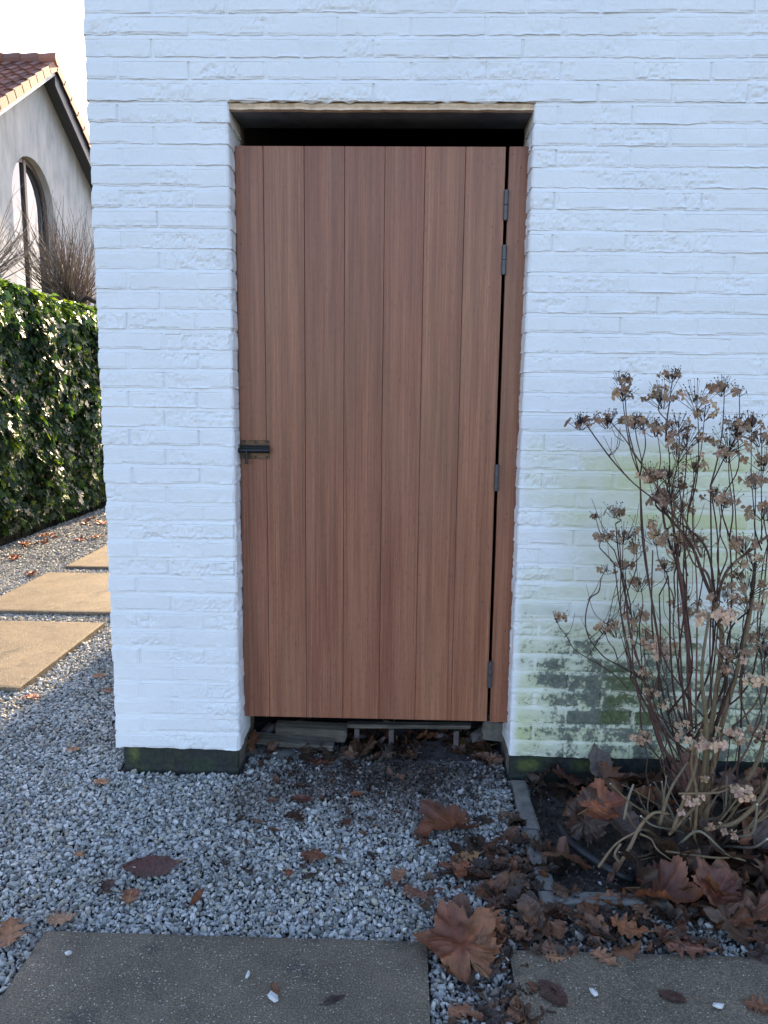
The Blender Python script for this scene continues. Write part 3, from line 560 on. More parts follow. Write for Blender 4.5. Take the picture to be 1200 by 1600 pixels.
def leaf_mesh(kind, L, seed, curl=(0, 0), fold=0.0, crump=.12, res=1, col=(.2, .1, .06), col2=None):
    """returns V,F,col,vein: a leaf of length L lying in xy, tip towards +y, origin at its middle"""
    r = np.random.default_rng(seed)
    if kind == 'plane':
        nth, nr = (132, 9) if res else (44, 3); th, R_, vs = lobed(kind, nth, r); rr = np.linspace(0, 1, nr+1)[1:]
        x = np.concatenate([[0], (rr[:, None]*R_*np.cos(th)).ravel()])*L*.60; y = np.concatenate([[0], (rr[:, None]*R_*np.sin(th)).ravel()])*L*.60
        d = np.min([np.abs((th-a+pi) % (2*pi)-pi) for a in vs], 0); ve = np.concatenate([[1], (np.exp(-(d[None]*rr[:, None]*R_/.035)**2)).ravel()]); ve2 = np.concatenate([[0], (.22*(np.abs(((rr[:, None]*6+d[None]*4) % 1)-.5) < .07)).ravel()])
        ve = np.maximum(ve, ve2)
        F = [(0, 1+j, 1+(j+1) % nth) for j in range(nth)]+[(1+i*nth+j, 1+(i+1)*nth+j, 1+(i+1)*nth+(j+1) % nth, 1+i*nth+(j+1) % nth) for i in range(nr-1) for j in range(nth)]
        edge = np.concatenate([[0], np.repeat(rr, nth)])
    else:
        nl, nw = (46, 8) if res else (15, 4); t = np.linspace(0, 1, nl)
        if kind == 'oak': wd = .30*np.sin(pi*t**1.25)**.7*(1+.42*np.cos(2*pi*4.6*t+.5))*ss(t, 0, .08)+.008
        elif kind == 'oval': wd = .31*np.sin(pi*t**.85)**.8*(1+.05*(((t*22) % 1)-.5))+.004
        elif kind == 'narrow': wd = .14*np.sin(pi*t)**.8+.004
        c = np.linspace(-1, 1, nw+1); asy = 1+.12*np.sin(t*17+seed)
        x = (wd[:, None]*c[None]*np.where(c[None] < 0, asy[:, None], 1))*L; y = (t[:, None]-.5+np.abs(c[None])*.06*np.sin(pi*t)[:, None])*L*np.ones_like(c)[None]
        ve = np.maximum(np.exp(-(c[None]/.10)**2)*np.ones((nl, 1)), .6*(np.abs(((t[:, None]*9-np.abs(c)[None]*1.2) % 1)-.5) < .11)); edge = (np.abs(c)[None]*np.ones((nl, 1))).ravel()
        x, y, ve = x.ravel(), y.ravel(), ve.ravel(); nn = nw+1
        F = [(i*nn+j, i*nn+j+1, (i+1)*nn+j+1, (i+1)*nn+j) for i in range(nl-1) for j in range(nw)]
    z = fold*np.abs(x)+L*crump*(fbm(x/L*3+seed, y/L*3, seed)*.8+.35*fbm(x/L*9, y/L*9+seed, seed+2))*(.35+.65*edge)
    for ax, k in enumerate(curl):
        if abs(k) > 1e-3:
            kk = k/L; u = (x, y)[ax]; zz = z.copy(); a = kk*u
            nu = np.sin(a)*(1/kk-zz); z = 1/kk-np.cos(a)*(1/kk-zz)
            if ax == 0: x = nu
            else: y = nu
    V = np.stack([x, y, z], -1)
    cb = np.array(col)[None]*(1+.25*fbm(x/L*4, y/L*4+3, seed+5)[:, None])
    if col2 is not None: mixf = ss(fbm(x/L*2.2+1, y/L*2.2, seed+8)+.35*edge, -.1, .45)[:, None]; cb = cb*(1-mixf)+np.array(col2)[None]*mixf
    return V, F, np.clip(cb, 0, 1), ve
def euler(rx, ry, rz): return np.array(Matrix.Rotation(rz, 3, 'Z') @ Matrix.Rotation(ry, 3, 'Y') @ Matrix.Rotation(rx, 3, 'X'))
RUST, RED, DARK, TANC, PINK, GREY, OLIVE = (.235, .100, .052), (.155, .062, .046), (.060, .040, .034), (.36, .215, .115), (.30, .20, .16), (.135, .125, .12), (.15, .105, .05)
def place_leaf(q, kind, L, rz, label, col, col2=None, curl=(0, 0), fold=0, crump=.12, tilt=(0, 0), h=0.011, seed=None, group=None, stalk=True, zg=None, cat='leaf'):
    seed = seed if seed is not None else int(q[0]*7+q[1]*3)
    V, F, cc, ve = leaf_mesh(kind, L, seed, curl, fold, crump, 1, col, col2)
    if stalk:
        s = MB(); y0 = -L*(.2 if kind == 'plane' else .5); j = np.argmin(np.abs(V[:, 0])+np.abs(V[:, 1]-y0)); b0 = V[j]
        s.tube([b0+[0, L*.03, .001], b0+[L*.05, -L*.08, .004], b0+[L*.08, -L*(.20 if kind == 'plane' else .15), .002]], [L*.010+.0004, L*.008+.0003, L*.009+.0003], 5, (.28, .19, .10), sub=3)
        n0 = len(V); V = np.vstack([V]+s.v); F = F+[tuple(i+n0 for i in f) for f in s.f]; cc = np.vstack([cc]+s.c); ve = np.concatenate([ve, np.zeros(len(V)-n0)])
    cc = cc*[.82, .66, .56]
    R3 = euler(tilt[0], tilt[1], rz); V = V @ R3.T
    g = at_z(q, 0.0); z0 = soil_z(g[0], g[1]) if zg is None else zg
    zmin = np.percentile(V[:, 2], 4); g = at_z(q, z0+h-zmin if zg is None else z0+h)
    o = mesh('fallen_leaf', V-[0, 0, zmin], F, M['leaf'], {'Col': cc, 'vein': ve}, smooth=True); o.location = (g[0], g[1], z0+h)
    tag(o, label, cat, group or 'fallen autumn leaves'); return o
LV = [
 ((235, 1357), 'oval', .150, 1.75, 'dark red-brown oval leaf with fine toothed edge lying on the open gravel', (.105, .045, .042), None, dict(curl=(1.0, .5), crump=.07)),
 ((166, 1388), 'oak', .062, .3, 'small crumpled dark brown oak leaf left of the orange-brown one on the gravel', (.07, .04, .035), None, dict(curl=(2, 1), crump=.3)),
 ((203, 1405), 'oak', .075, 0.2, 'orange-brown oak leaf just below the dark oval leaf on the gravel', TANC, RUST, dict(curl=(1.2, 1), crump=.2)),
 ((307, 1402), 'narrow', .075, -.3, 'narrow brown leaf standing on edge in the gravel right of the oval leaf', (.2, .1, .06), None, dict(tilt=(0, .9), crump=.15)),
 ((14, 1462), 'oak', .105, .4, 'tan oak leaf on the gravel at the left edge of the picture', TANC, (.25, .13, .07), dict(curl=(1, 1))),
 ((97, 1436), 'oak', .07, 1.9, 'pale tan oak leaf beside the corner of the big near slab', (.38, .26, .17), None, dict(curl=(.8, .6))),
 ((125, 1334), 'oak', .04, .9, 'tiny tan leaf on the gravel far left of the dark oval leaf', TANC, None, dict(crump=.2)),
 ((158, 1222), 'oval', .055, 1.4, 'curled tan leaf on the gravel below the left pier corner', (.42, .24, .13), None, dict(curl=(2.2, .5))),
 ((114, 1172), 'oval', .055, 2.1, 'small tan leaf alone in the shaded gravel left of the pier', (.42, .27, .17), None, dict(curl=(1.8, .5))),
 ((154, 1057), 'oval', .07, 1.6, 'tan leaf against the left side of the pier, farther back', (.42, .25, .14), None, dict(curl=(1.8, .8))),
 ((168, 1080), 'oak', .06, 1.0, 'brown leaf next to the pier edge just in front of a tan one', (.25, .13, .07), None, dict(curl=(1.8, .8))),
 ((491, 1336), 'oak', .085, 1.2, 'rust oak leaf in the middle of the gravel in front of the door', (.20, .10, .07), None, dict(crump=.2)),
 ((451, 1364), 'oak', .045, .2, 'small orange-brown leaf left of the rust oak leaf on the gravel', (.30, .15, .09), None, dict(crump=.2)),
 ((484, 1367), 'oak', .05, 2.2, 'small dark leaf just below the rust oak leaf on the gravel', DARK, None, dict(crump=.25)),
 ((470, 1250), 'oval', .075, 1.5, 'dark brown curled leaf on the gravel in front of the doorway', (.12, .06, .05), None, dict(curl=(2, .5))),
 ((557, 1241), 'oval', .045, 1.7, 'little bright orange leaf on the gravel below the door middle', (.36, .17, .10), None, dict(curl=(1.2, .5))),
 ((462, 1275), 'oak', .085, .7, 'wet dark leaf clump on the gravel below the dark brown curled leaf', DARK, None, dict(crump=.3)),
 ((543, 1284), 'oak', .05, .2, 'dark red-brown small leaf on the gravel below the orange one', (.15, .08, .06), None, dict(crump=.3)),
 ((708, 1290), 'plane', .215, 2.0, 'large folded brown plane leaf on the gravel below the right door edge', RUST, (.12, .06, .045), dict(fold=.35, curl=(.9, -.8), crump=.13, tilt=(.12, .1), h=.006)),
 ((725, 1484), 'plane', .215, 0.35, 'biggest reddish-brown plane leaf covering the gap between the two near slabs', (.22, .095, .058), (.28, .14, .07), dict(curl=(1.0, .8), crump=.22, tilt=(.10, -.05), h=.016)),
 ((813, 1384), 'oval', .062, .6, 'pale beige squarish leaf scrap near the corner of the flower bed edging', (.46, .38, .33), None, dict(curl=(.3, .2), crump=.06)),
 ((622, 1370), 'oak', .07, -.4, 'curled tan leaf with a stalk left of the leaf heap', (.36, .24, .17), None, dict(curl=(2.2, .6))),
 ((770, 1443), 'oak', .10, .4, 'orange-brown oak leaf touching the upper right of the biggest leaf', (.30, .155, .075), None, dict(curl=(1.6, .6), crump=.2, h=.02)),
 ((715, 1435), 'oval', .12, -.2, 'curled brown leaf standing just above the biggest leaf', (.17, .10, .065), (.09, .07, .065), dict(curl=(2.2, 1.0), crump=.2, tilt=(.5, .2), h=.012)),
 ((650, 1395), 'oak', .08, .9, 'pinkish brown oak leaf at the left edge of the leaf heap', (.26, .16, .13), None, dict(crump=.22)),
 ((722, 1362), 'oak', .085, -.3, 'orange oak leaf in the heap below the folded plane leaf', (.30, .14, .08), None, dict(crump=.22, curl=(1.5, .4))),
 ((732, 1337), 'oak', .075, 1.8, 'yellowish tan leaf just below the folded plane leaf', (.42, .30, .17), None, dict(crump=.15)),
 ((697, 1352), 'oak', .045, .8, 'small rust leaf below the left half of the folded plane leaf', (.28, .14, .10), None, dict(crump=.15)),
 ((811, 1350), 'oak', .055, 1.6, 'small orange-tan leaf between the heap and the edging stone', (.34, .2, .12), None, dict(crump=.15)),
 ((830, 1430), 'oval', .11, .3, 'curled grey-brown leaf cupped open right of the biggest leaf', (.20, .12, .07), (.10, .08, .075), dict(curl=(2.6, .8), crump=.15, tilt=(.3, 0))),
 ((924, 1450), 'oak', .085, .2, 'reddish brown oak leaf on the gravel strip in front of the edging', (.22, .115, .07), None, dict(curl=(1.2, .5), crump=.15)),
 ((985, 1452), 'oak', .105, 1.1, 'orange-brown oak leaf on the strip behind the right slab', (.34, .18, .10), None, dict(curl=(1.2, .8), crump=.18, h=.012)),
 ((1005, 1425), 'oak', .065, .4, 'beige crumpled leaf beside pale petals in front of the bush', (.36, .27, .2), None, dict(crump=.25)),
 ((868, 1495), 'oak', .05, 1.5, 'tiny pale oak leaf on the right slab near its left corner', (.42, .28, .18), None, dict(crump=.08)),
 ((945, 1496), 'oak', .07, .7, 'pale tan oak leaf lying on the back edge of the right slab', (.38, .25, .17), None, dict(crump=.1)),
 ((1075, 1478), 'oak', .115, 1.4, 'pinkish tan oak leaf with deep lobes at the back of the right slab', (.33, .20, .16), (.26, .14, .10), dict(crump=.12)),
 ((863, 1553), 'oval', .085, .55, 'dark brown oval leaf curled on the left part of the right slab', (.09, .055, .05), None, dict(curl=(1.5, .4))),
 ((1050, 1558), 'oval', .06, 1.2, 'small dark oval leaf in the middle of the right slab', (.085, .05, .045), None, dict(curl=(.8, .4))),
 ((720, 1578), 'oak', .06, 2.0, 'tan oak leaf in the gravel gap between the two near slabs', (.34, .20, .13), None, dict(crump=.15)),
 ((1190, 1572), 'oak', .07, 1.3, 'brown leaf at the right edge of the right slab', (.24, .13, .08), None, dict(crump=.15)),
 ((520, 1562), 'narrow', .06, 2.0, 'small dark narrow leaf on the right part of the near left slab', (.055, .045, .045), None, dict(crump=.15)),
 ((430, 1548), 'oak', .035, .8, 'tiny curled brown leaf beside a white pebble on the left slab', (.22, .13, .08), None, dict(curl=(3, 1), tilt=(.6, 0))),
 ((930, 1265), 'plane', .155, -1.3, 'rust coloured curled leaf draped over the others at the foot of the bush', (.32, .135, .065), (.20, .075, .05), dict(curl=(1.9, .5), crump=.12, tilt=(.15, .5), h=.10, zg=0)),
 ((915, 1302), 'plane', .165, -.1, 'dark red-brown crumpled leaf hanging below the rust leaf at the bush foot', (.17, .075, .055), DARK, dict(curl=(1.6, .4), crump=.2, tilt=(1.0, .2), h=.035, zg=0)),
 ((968, 1298), 'plane', .16, .9, 'grey veined underside of a folded leaf right of the rust leaf', (.16, .14, .135), (.12, .10, .095), dict(fold=.5, curl=(1.0, .4), crump=.1, tilt=(.7, -.3), h=.035, zg=0)),
 ((935, 1215), 'oval', .13, .2, 'pale grey leaf leaning upright against the plinth left of the bush', (.17, .17, .175), None, dict(curl=(.5, .4), crump=.08, tilt=(1.15, .1), h=.03, zg=0)),
 ((1030, 1400), 'plane', .205, -2.2, 'large dark red plane leaf lying diagonally in front of the bush', (.165, .072, .045), (.22, .105, .06), dict(fold=.5, curl=(.9, .5), crump=.14, tilt=(.25, .1), h=.03, zg=0)),
 ((1120, 1408), 'plane', .165, .5, 'deep red plane leaf right of the large diagonal one', (.16, .06, .04), (.19, .09, .055), dict(curl=(1.3, .7), crump=.16, tilt=(.5, .1), h=.035, zg=0)),
 ((1175, 1440), 'plane', .17, -2.6, 'curled pinkish brown leaf at the right edge in front of the bush', (.27, .16, .125), (.20, .10, .07), dict(curl=(1.6, 1.0), crump=.2, tilt=(.5, .3), h=.02, zg=0)),
 ((1130, 1345), 'plane', .21, 2.4, 'brown curled plane leaf under the right stems of the bush', (.17, .095, .07), (.10, .07, .06), dict(fold=.3, curl=(.9, .5), crump=.15, tilt=(.5, -.2), h=.05, zg=0)),
 ((1180, 1290), 'plane', .19, 1.2, 'reddish leaf behind the stems at the right edge of the picture', (.18, .085, .06), (.12, .07, .05), dict(curl=(.9, .5), crump=.15, tilt=(.9, 0), h=.06, zg=0)),
 ((1075, 1240), 'plane', .17, .1, 'brown pointed leaf standing among the stems behind the bush base', (.16, .08, .055), None, dict(curl=(.9, .5), crump=.15, tilt=(1.1, .1), h=.05, zg=0)),
 ((895, 1225), 'plane', .15, 1.9, 'brown leaf lying against the dark plinth right of the door jamb', (.13, .07, .055), None, dict(curl=(.9, .5), crump=.2, tilt=(.4, 0), h=.012, zg=0)),
 ((855, 1330), 'plane', .13, 2.5, 'matted brown leaf lying over the corner of the edging stones', (.13, .075, .06), DARK, dict(crump=.15)),
 ((735, 1166), 'oval', .16, 1.45, 'olive-tan flat leaf on the dark tile under the right of the door', (.20, .145, .075), None, dict(curl=(.5, .3), crump=.10, h=.01, zg=0)),
 ((665, 1150), 'plane', .10, .7, 'dark crumpled leaf under the door above the tiles', (.12, .07, .06), None, dict(crump=.25, h=.02, zg=0)),
 ((500, 1190), 'oak', .08, 1.2, 'brown leaf at the left foot of the doorway in front of the timber', (.16, .08, .06), None, dict(crump=.25)),
 ((40, 848), 'oak', .13, 1.2, 'sunlit rust leaf below the ivy hedge at the left edge', (.40, .12, .05), None, dict(crump=.3)),
 ((22, 870), 'oak', .12, .2, 'sunlit red-brown leaf on the far gravel at the left edge', (.34, .11, .06), None, dict(crump=.3)),
 ((72, 835), 'oak', .15, 1.9, 'orange leaf at the foot of the ivy hedge, middle one', (.42, .13, .05), None, dict(crump=.3)),
 ((125, 842), 'oak', .13, .9, 'red-brown leaf on the far gravel near the pier', (.36, .12, .07), None, dict(crump=.3)),
 ((150, 838), 'oak', .12, 2.4, 'rusty leaf on the far gravel closest to the pier', (.36, .13, .07), None, dict(crump=.3)),
 ((160, 816), 'oak', .17, 1.0, 'farthest rust leaf under the right end of the ivy hedge', (.36, .12, .06), None, dict(crump=.3)),
 ((48, 896), 'oak', .11, .4, 'brown leaf left of the far paving slabs', (.26, .10, .06), None, dict(crump=.3)),
 ((50, 1087), 'oak', .085, 1.4, 'red-brown leaf on the sunlit gravel in front of the near side slab', (.27, .10, .07), None, dict(crump=.2)),
 ((235, 850), 'oak', .0, 0, '', None, None, None),
]
for (q, kind, L, rz, lab, c1, c2, kw) in LV:
    if L > 0: place_leaf(q, kind, L, rz, lab, c1, c2, **kw)
# pebbles lying on the slabs
def lone(q, s, label, seed, col=None):
    r = np.random.default_rng(seed); V, F = pebbles(np.array([[0, 0, 0.]]), np.array([s]), ico(), r); g = at_z(q, .012+s*.25); o = mesh('pebble', V, F, M['gravel'] if col is None else col); o.location = g; tag(o, label, 'pebble', 'pebbles on the slabs')
WP = m_simple('white_stone', (.55, .56, .56), .6, .15, 60)
lone((107, 1489), .020, 'white pebble near the left corner of the near slab', 1, WP); lone((387, 1523), .021, 'white flat pebble in the middle of the near slab', 2, WP); lone((427, 1559), .028, 'largest white pebble, beside a tiny leaf on the near slab', 3, WP)
lone((928, 1550), .021, 'white pebble in the middle of the right slab', 4, WP); lone((1122, 1571), .026, 'white pebble at the right of the right slab by the dark litter', 5, WP)

# leaf litter and crumbs: nobody could count them
LVt, LFt, LCt, LVe, ln = [], [], [], [], 0
lib = [leaf_mesh(k, 1.0, s, (c1, c2), f, cr, 0, (1, 1, 1)) for k, s, c1, c2, f, cr in (('plane', 1, 1.6, .9, .4, .26), ('oak', 2, 1.6, .8, 0, .26), ('oval', 3, 1.9, .9, .3, .24), ('plane', 4, -1.7, 1.2, 0, .34), ('oak', 5, -.8, 1.6, 0, .3), ('oval', 6, 2.6, 1.4, 0, .3), ('narrow', 7, 1.2, 1.2, 0, .3), ('oak', 8, 2.2, 1.2, 0, .36))]
def litter(x, y, z, L, tilt, col, which=None):
    global ln
    V, F, cc, ve = lib[rng.integers(len(lib)) if which is None else which]
    V = (V*L) @ euler(rng.normal(0, tilt), rng.normal(0, tilt), rng.uniform(0, 2*pi)).T; V = V-[0, 0, np.percentile(V[:, 2], 12)]+[x, y, z]
    LVt.append(V); LFt.extend([tuple(i+ln for i in f) for f in F]); LCt.append(cc*np.array(col)); LVe.append(ve); ln += len(V)
pal = [(.075, .05, .042), (.10, .06, .048), (.05, .038, .035), (.14, .08, .06), (.065, .05, .045), (.17, .09, .06), (.045, .035, .034), (.12, .085, .07)]
def rc(): c = np.array(pal[rng.integers(len(pal))])*rng.uniform(.8, 1.25); return c
cnt = 0
while cnt < 310:                                            # heap left of and before the bed
    x, y = rng.uniform(.0, 1.25), rng.uniform(-.82, -.2)
    if rng.random() < litter_density(np.array([x]), np.array([y]))[0]*.9 and not (x > .42 and y > -.58): litter(x, y, rng.uniform(.0, .014), rng.uniform(.03, .085), .30, rc()); cnt += 1
for i in range(250):                                        # on the soil bed, thick at the bush foot
    x, y = rng.uniform(.43, 2.0), rng.uniform(-.60, -.01)
    if x < .72 and y < -.12 and rng.random() < .72: continue
    litter(x, y, soil_z(x, y)+rng.uniform(0, .03), rng.uniform(.05, .17), .45, rc()*1.15)
for i in range(70): x, y = rng.uniform(.75, 1.35), rng.uniform(-.72, -.40); litter(x, y, rng.uniform(0, .035), rng.uniform(.07, .19), .4, rc()*1.2)
for i in range(60): x, y = rng.uniform(.28, .36), rng.uniform(-1.05, -.75); litter(x*1.0-.21*rng.random(), y, rng.uniform(-.004, .006), rng.uniform(.03, .07), .3, rc())
for i in range(60): x, y = rng.uniform(.9, 1.3), rng.uniform(-1.0, -.80); litter(x, y, .011, rng.uniform(.03, .08), .2, rc())
for i in range(150): x = rng.uniform(-.53, .34); y = rng.uniform(.22, .40) if rng.random() < .65 or (x > .06 and x < .2) else rng.uniform(.11, .19); litter(x, y, rng.uniform(.0, .02), rng.uniform(.04, .10), .5, rc()*.9)
for i in range(110): x, y = rng.uniform(-.50, .36), (rng.normal(.04, .07) if rng.random() < .6 else rng.uniform(-.6, 0)); litter(x, y, .004, rng.uniform(.02, .05), .35, rc())
for i in range(26): y = rng.uniform(2.5, 6.0); litter(-3.12+rng.uniform(0, .2)+.0*y, y, .002, rng.uniform(.05, .12), .4, np.array((.26, .12, .07))*rng.uniform(.5, 1.1))
o = mesh('leaf_litter', np.vstack(LVt), LFt, M['leaf'], {'Col': np.vstack(LCt)*[.92, .78, .60], 'vein': np.concatenate(LVe)}, smooth=True); tag(o, 'matted dark leaf litter by the flower bed', 'leaf litter', kind='stuff')
r = np.random.default_rng(77); n = 16000; x = r.uniform(-.1, 1.7, n); y = r.uniform(-.95, .0, n); onbed = (x > .42) & (y > -.59)
dn = np.where(onbed, .75, litter_density(x, y)*.75); k = (r.random(n) < dn); k &= ~((x > .27) & (y < -.8) & (r.random(n) < .93)) & ~((x < .08) & (y < -.78)); x, y = x[k], y[k]
z = np.where((x > .42) & (y > -.59), -.004+.020*fbm(x*9, y*9, 40, 5)+.03*ss(x, .5, 1.0)*ss(y, -.62, -.2)+.003, .004)
V, F = pebbles(np.stack([x, y, z], -1), .009*r.lognormal(0, .45, len(x)), OCT, r, .4, .8, (.2, .6))
k_ = N('crumbs'); rr_ = k_.n('NewGeometry').outputs['Random Per Island']; k_.set(Base_Color=k_.ramp(rr_, [(0, (.018, .016, .015)), (.5, (.045, .035, .03)), (.8, (.09, .06, .045)), (.93, (.15, .12, .10)), (.97, (.3, .3, .3))], 'CONSTANT'), Roughness=.8)
o = mesh('soil_crumbs', V, F, k_.m); tag(o, 'dark crumbs of soil and bark', 'soil crumbs', kind='stuff')

# ------------------------------------------------------------------ hydrangea bush
bush = empty('hydrangea_bush', (.86, -.36, 0)); tag(bush, 'leafless hydrangea bush with dried brown flower heads in front of the stained wall', 'bush')
def loc(p): return np.asarray(p, float)-np.array([.86, -.36, 0])
hr = np.random.default_rng(5)
def P3(l): return np.array([loc(at_y((x, y), d)) for x, y, d in l])
new, old = MB(), MB()
DK, MID, LT, OLV = (.060, .030, .024), (.13, .068, .046), (.21, .145, .085), (.150, .105, .058)
def stem(l, r0, r1, col, mb_=None, n=6):
    p = P3(l); p[1:-1] += hr.normal(0, .0048, p[1:-1].shape); (mb_ or new).tube(p, np.linspace(r0, r1, len(p))*hr.uniform(.76, 1.1, len(p)), n, np.array(col)*hr.uniform(.75, 1.3), sub=5)
T = [  # traced main wood (px, py, depth)
 ([(1085, 1345, -.36), (1082, 1260, -.36), (1080, 1150, -.35), (1076, 1050, -.34), (1070, 960, -.33), (1062, 870, -.32), (1050, 800, -.30)], .0075, .0035, MID),
 ([(1078, 1345, -.34), (1068, 1220, -.32), (1040, 1165, -.30), (1018, 1110, -.28), (1004, 1052, -.27), (985, 985, -.25), (978, 930, -.24)], .0070, .0030, (.13, .06, .05)),
 ([(1095, 1340, -.38), (1100, 1200, -.40), (1118, 1100, -.42), (1125, 1000, -.43), (1118, 940, -.43)], .0085, .0062, OLV),
 ([(1118, 945, -.43), (1098, 905, -.42), (1075, 850, -.41), (1048, 810, -.40), (1030, 786, -.39)], .0050, .0030, DK),
 ([(1118, 945, -.43), (1112, 880, -.43), (1095, 840, -.43), (1060, 812, -.44), (1030, 787, -.44), (990, 755, -.44), (950, 712, -.44), (915, 662, -.43)], .0036, .0016, DK),
 ([(1118, 945, -.43), (1135, 900, -.42), (1160, 870, -.40), (1200, 838, -.38), (1240, 820, -.37)], .0050, .0030, MID),
 ([(1118, 940, -.43), (1105, 900, -.44), (1088, 880, -.45), (1070, 840, -.46), (1040, 770, -.47)], .0040, .0022, MID),
 ([(1080, 1052, -.36), (1070, 990, -.33), (1064, 930, -.31), (1058, 880, -.30), (1040, 830, -.28), (1030, 760, -.27)], .0050, .0028, (.11, .05, .045)),
 ([(1095, 1335, -.42), (1118, 1180, -.44), (1150, 1060, -.44), (1168, 980, -.42), (1180, 880, -.40)], .0080, .0045, OLV),
 ([(1110, 1160, -.40), (1135, 1090, -.38), (1150, 1040, -.36), (1152, 1000, -.34), (1168, 960, -.32)], .0042, .0028, DK),
 ([(1085, 1155, -.36), (1110, 1100, -.35), (1125, 1060, -.35), (1140, 990, -.36), (1175, 950, -.36)], .0042, .0026, DK),
 ([(1100, 1340, -.30), (1140, 1260, -.25), (1185, 1180, -.22), (1215, 1060, -.2), (1225, 930, -.2)], .0085, .005, OLV),
 ([(1180, 1160, -.35), (1210, 1120, -.30), (1235, 1000, -.3), (1230, 900, -.3)], .0055, .003, MID),
 ([(1018, 1110, -.28), (1005, 1070, -.22), (978, 1045, -.18), (960, 1035, -.17), (941, 1022, -.17), (922, 998, -.17), (915, 968, -.17), (918, 938, -.17), (935, 922, -.17), (938, 902, -.17), (948, 886, -.17)], .0030, .0014, DK),
 ([(981, 1076, -.20), (965, 1058, -.16), (940, 1040, -.14), (905, 1018, -.13), (882, 996, -.13), (872, 978, -.13), (869, 966, -.13)], .0022, .0011, DK),
 ([(918, 1027, -.14), (930, 1003, -.15), (947, 975, -.17), (957, 935, -.19), (966, 905, -.2)], .0016, .0011, DK),
 ([(1066, 1190, -.33), (1040, 1140, -.26), (1010, 1095, -.22), (990, 1060, -.2), (975, 1008, -.2)], .0030, .0015, MID),
 ([(1076, 1150, -.35), (1058, 1090, -.38), (1052, 1000, -.40), (1052, 950, -.40), (1044, 900, -.40)], .0036, .0020, DK),
 ([(1062, 1180, -.33), (1035, 1080, -.30), (1022, 990, -.28), (1015, 920, -.27), (1020, 860, -.26)], .0032, .0018, DK),
 ([(1095, 1250, -.42), (1100, 1140, -.46), (1096, 1050, -.48), (1108, 960, -.48)], .0070, .0040, (.20, .15, .08)),
 ([(978, 935, -.24), (972, 890, -.24), (966, 850, -.24), (962, 818, -.24)], .0028, .0014, DK),
 ([(1008, 1060, -.27), (985, 1040, -.26), (975, 960, -.25), (970, 880, -.25), (966, 830, -.25)], .0026, .0014, DK),
 ([(1095, 870, -.43), (1062, 800, -.43), (1030, 760, -.42), (1005, 725, -.40), (975, 690, -.39), (955, 660, -.38)], .0034, .0016, MID),
]
for l, a_, b_, c_ in T: stem(l, a_, b_, c_)
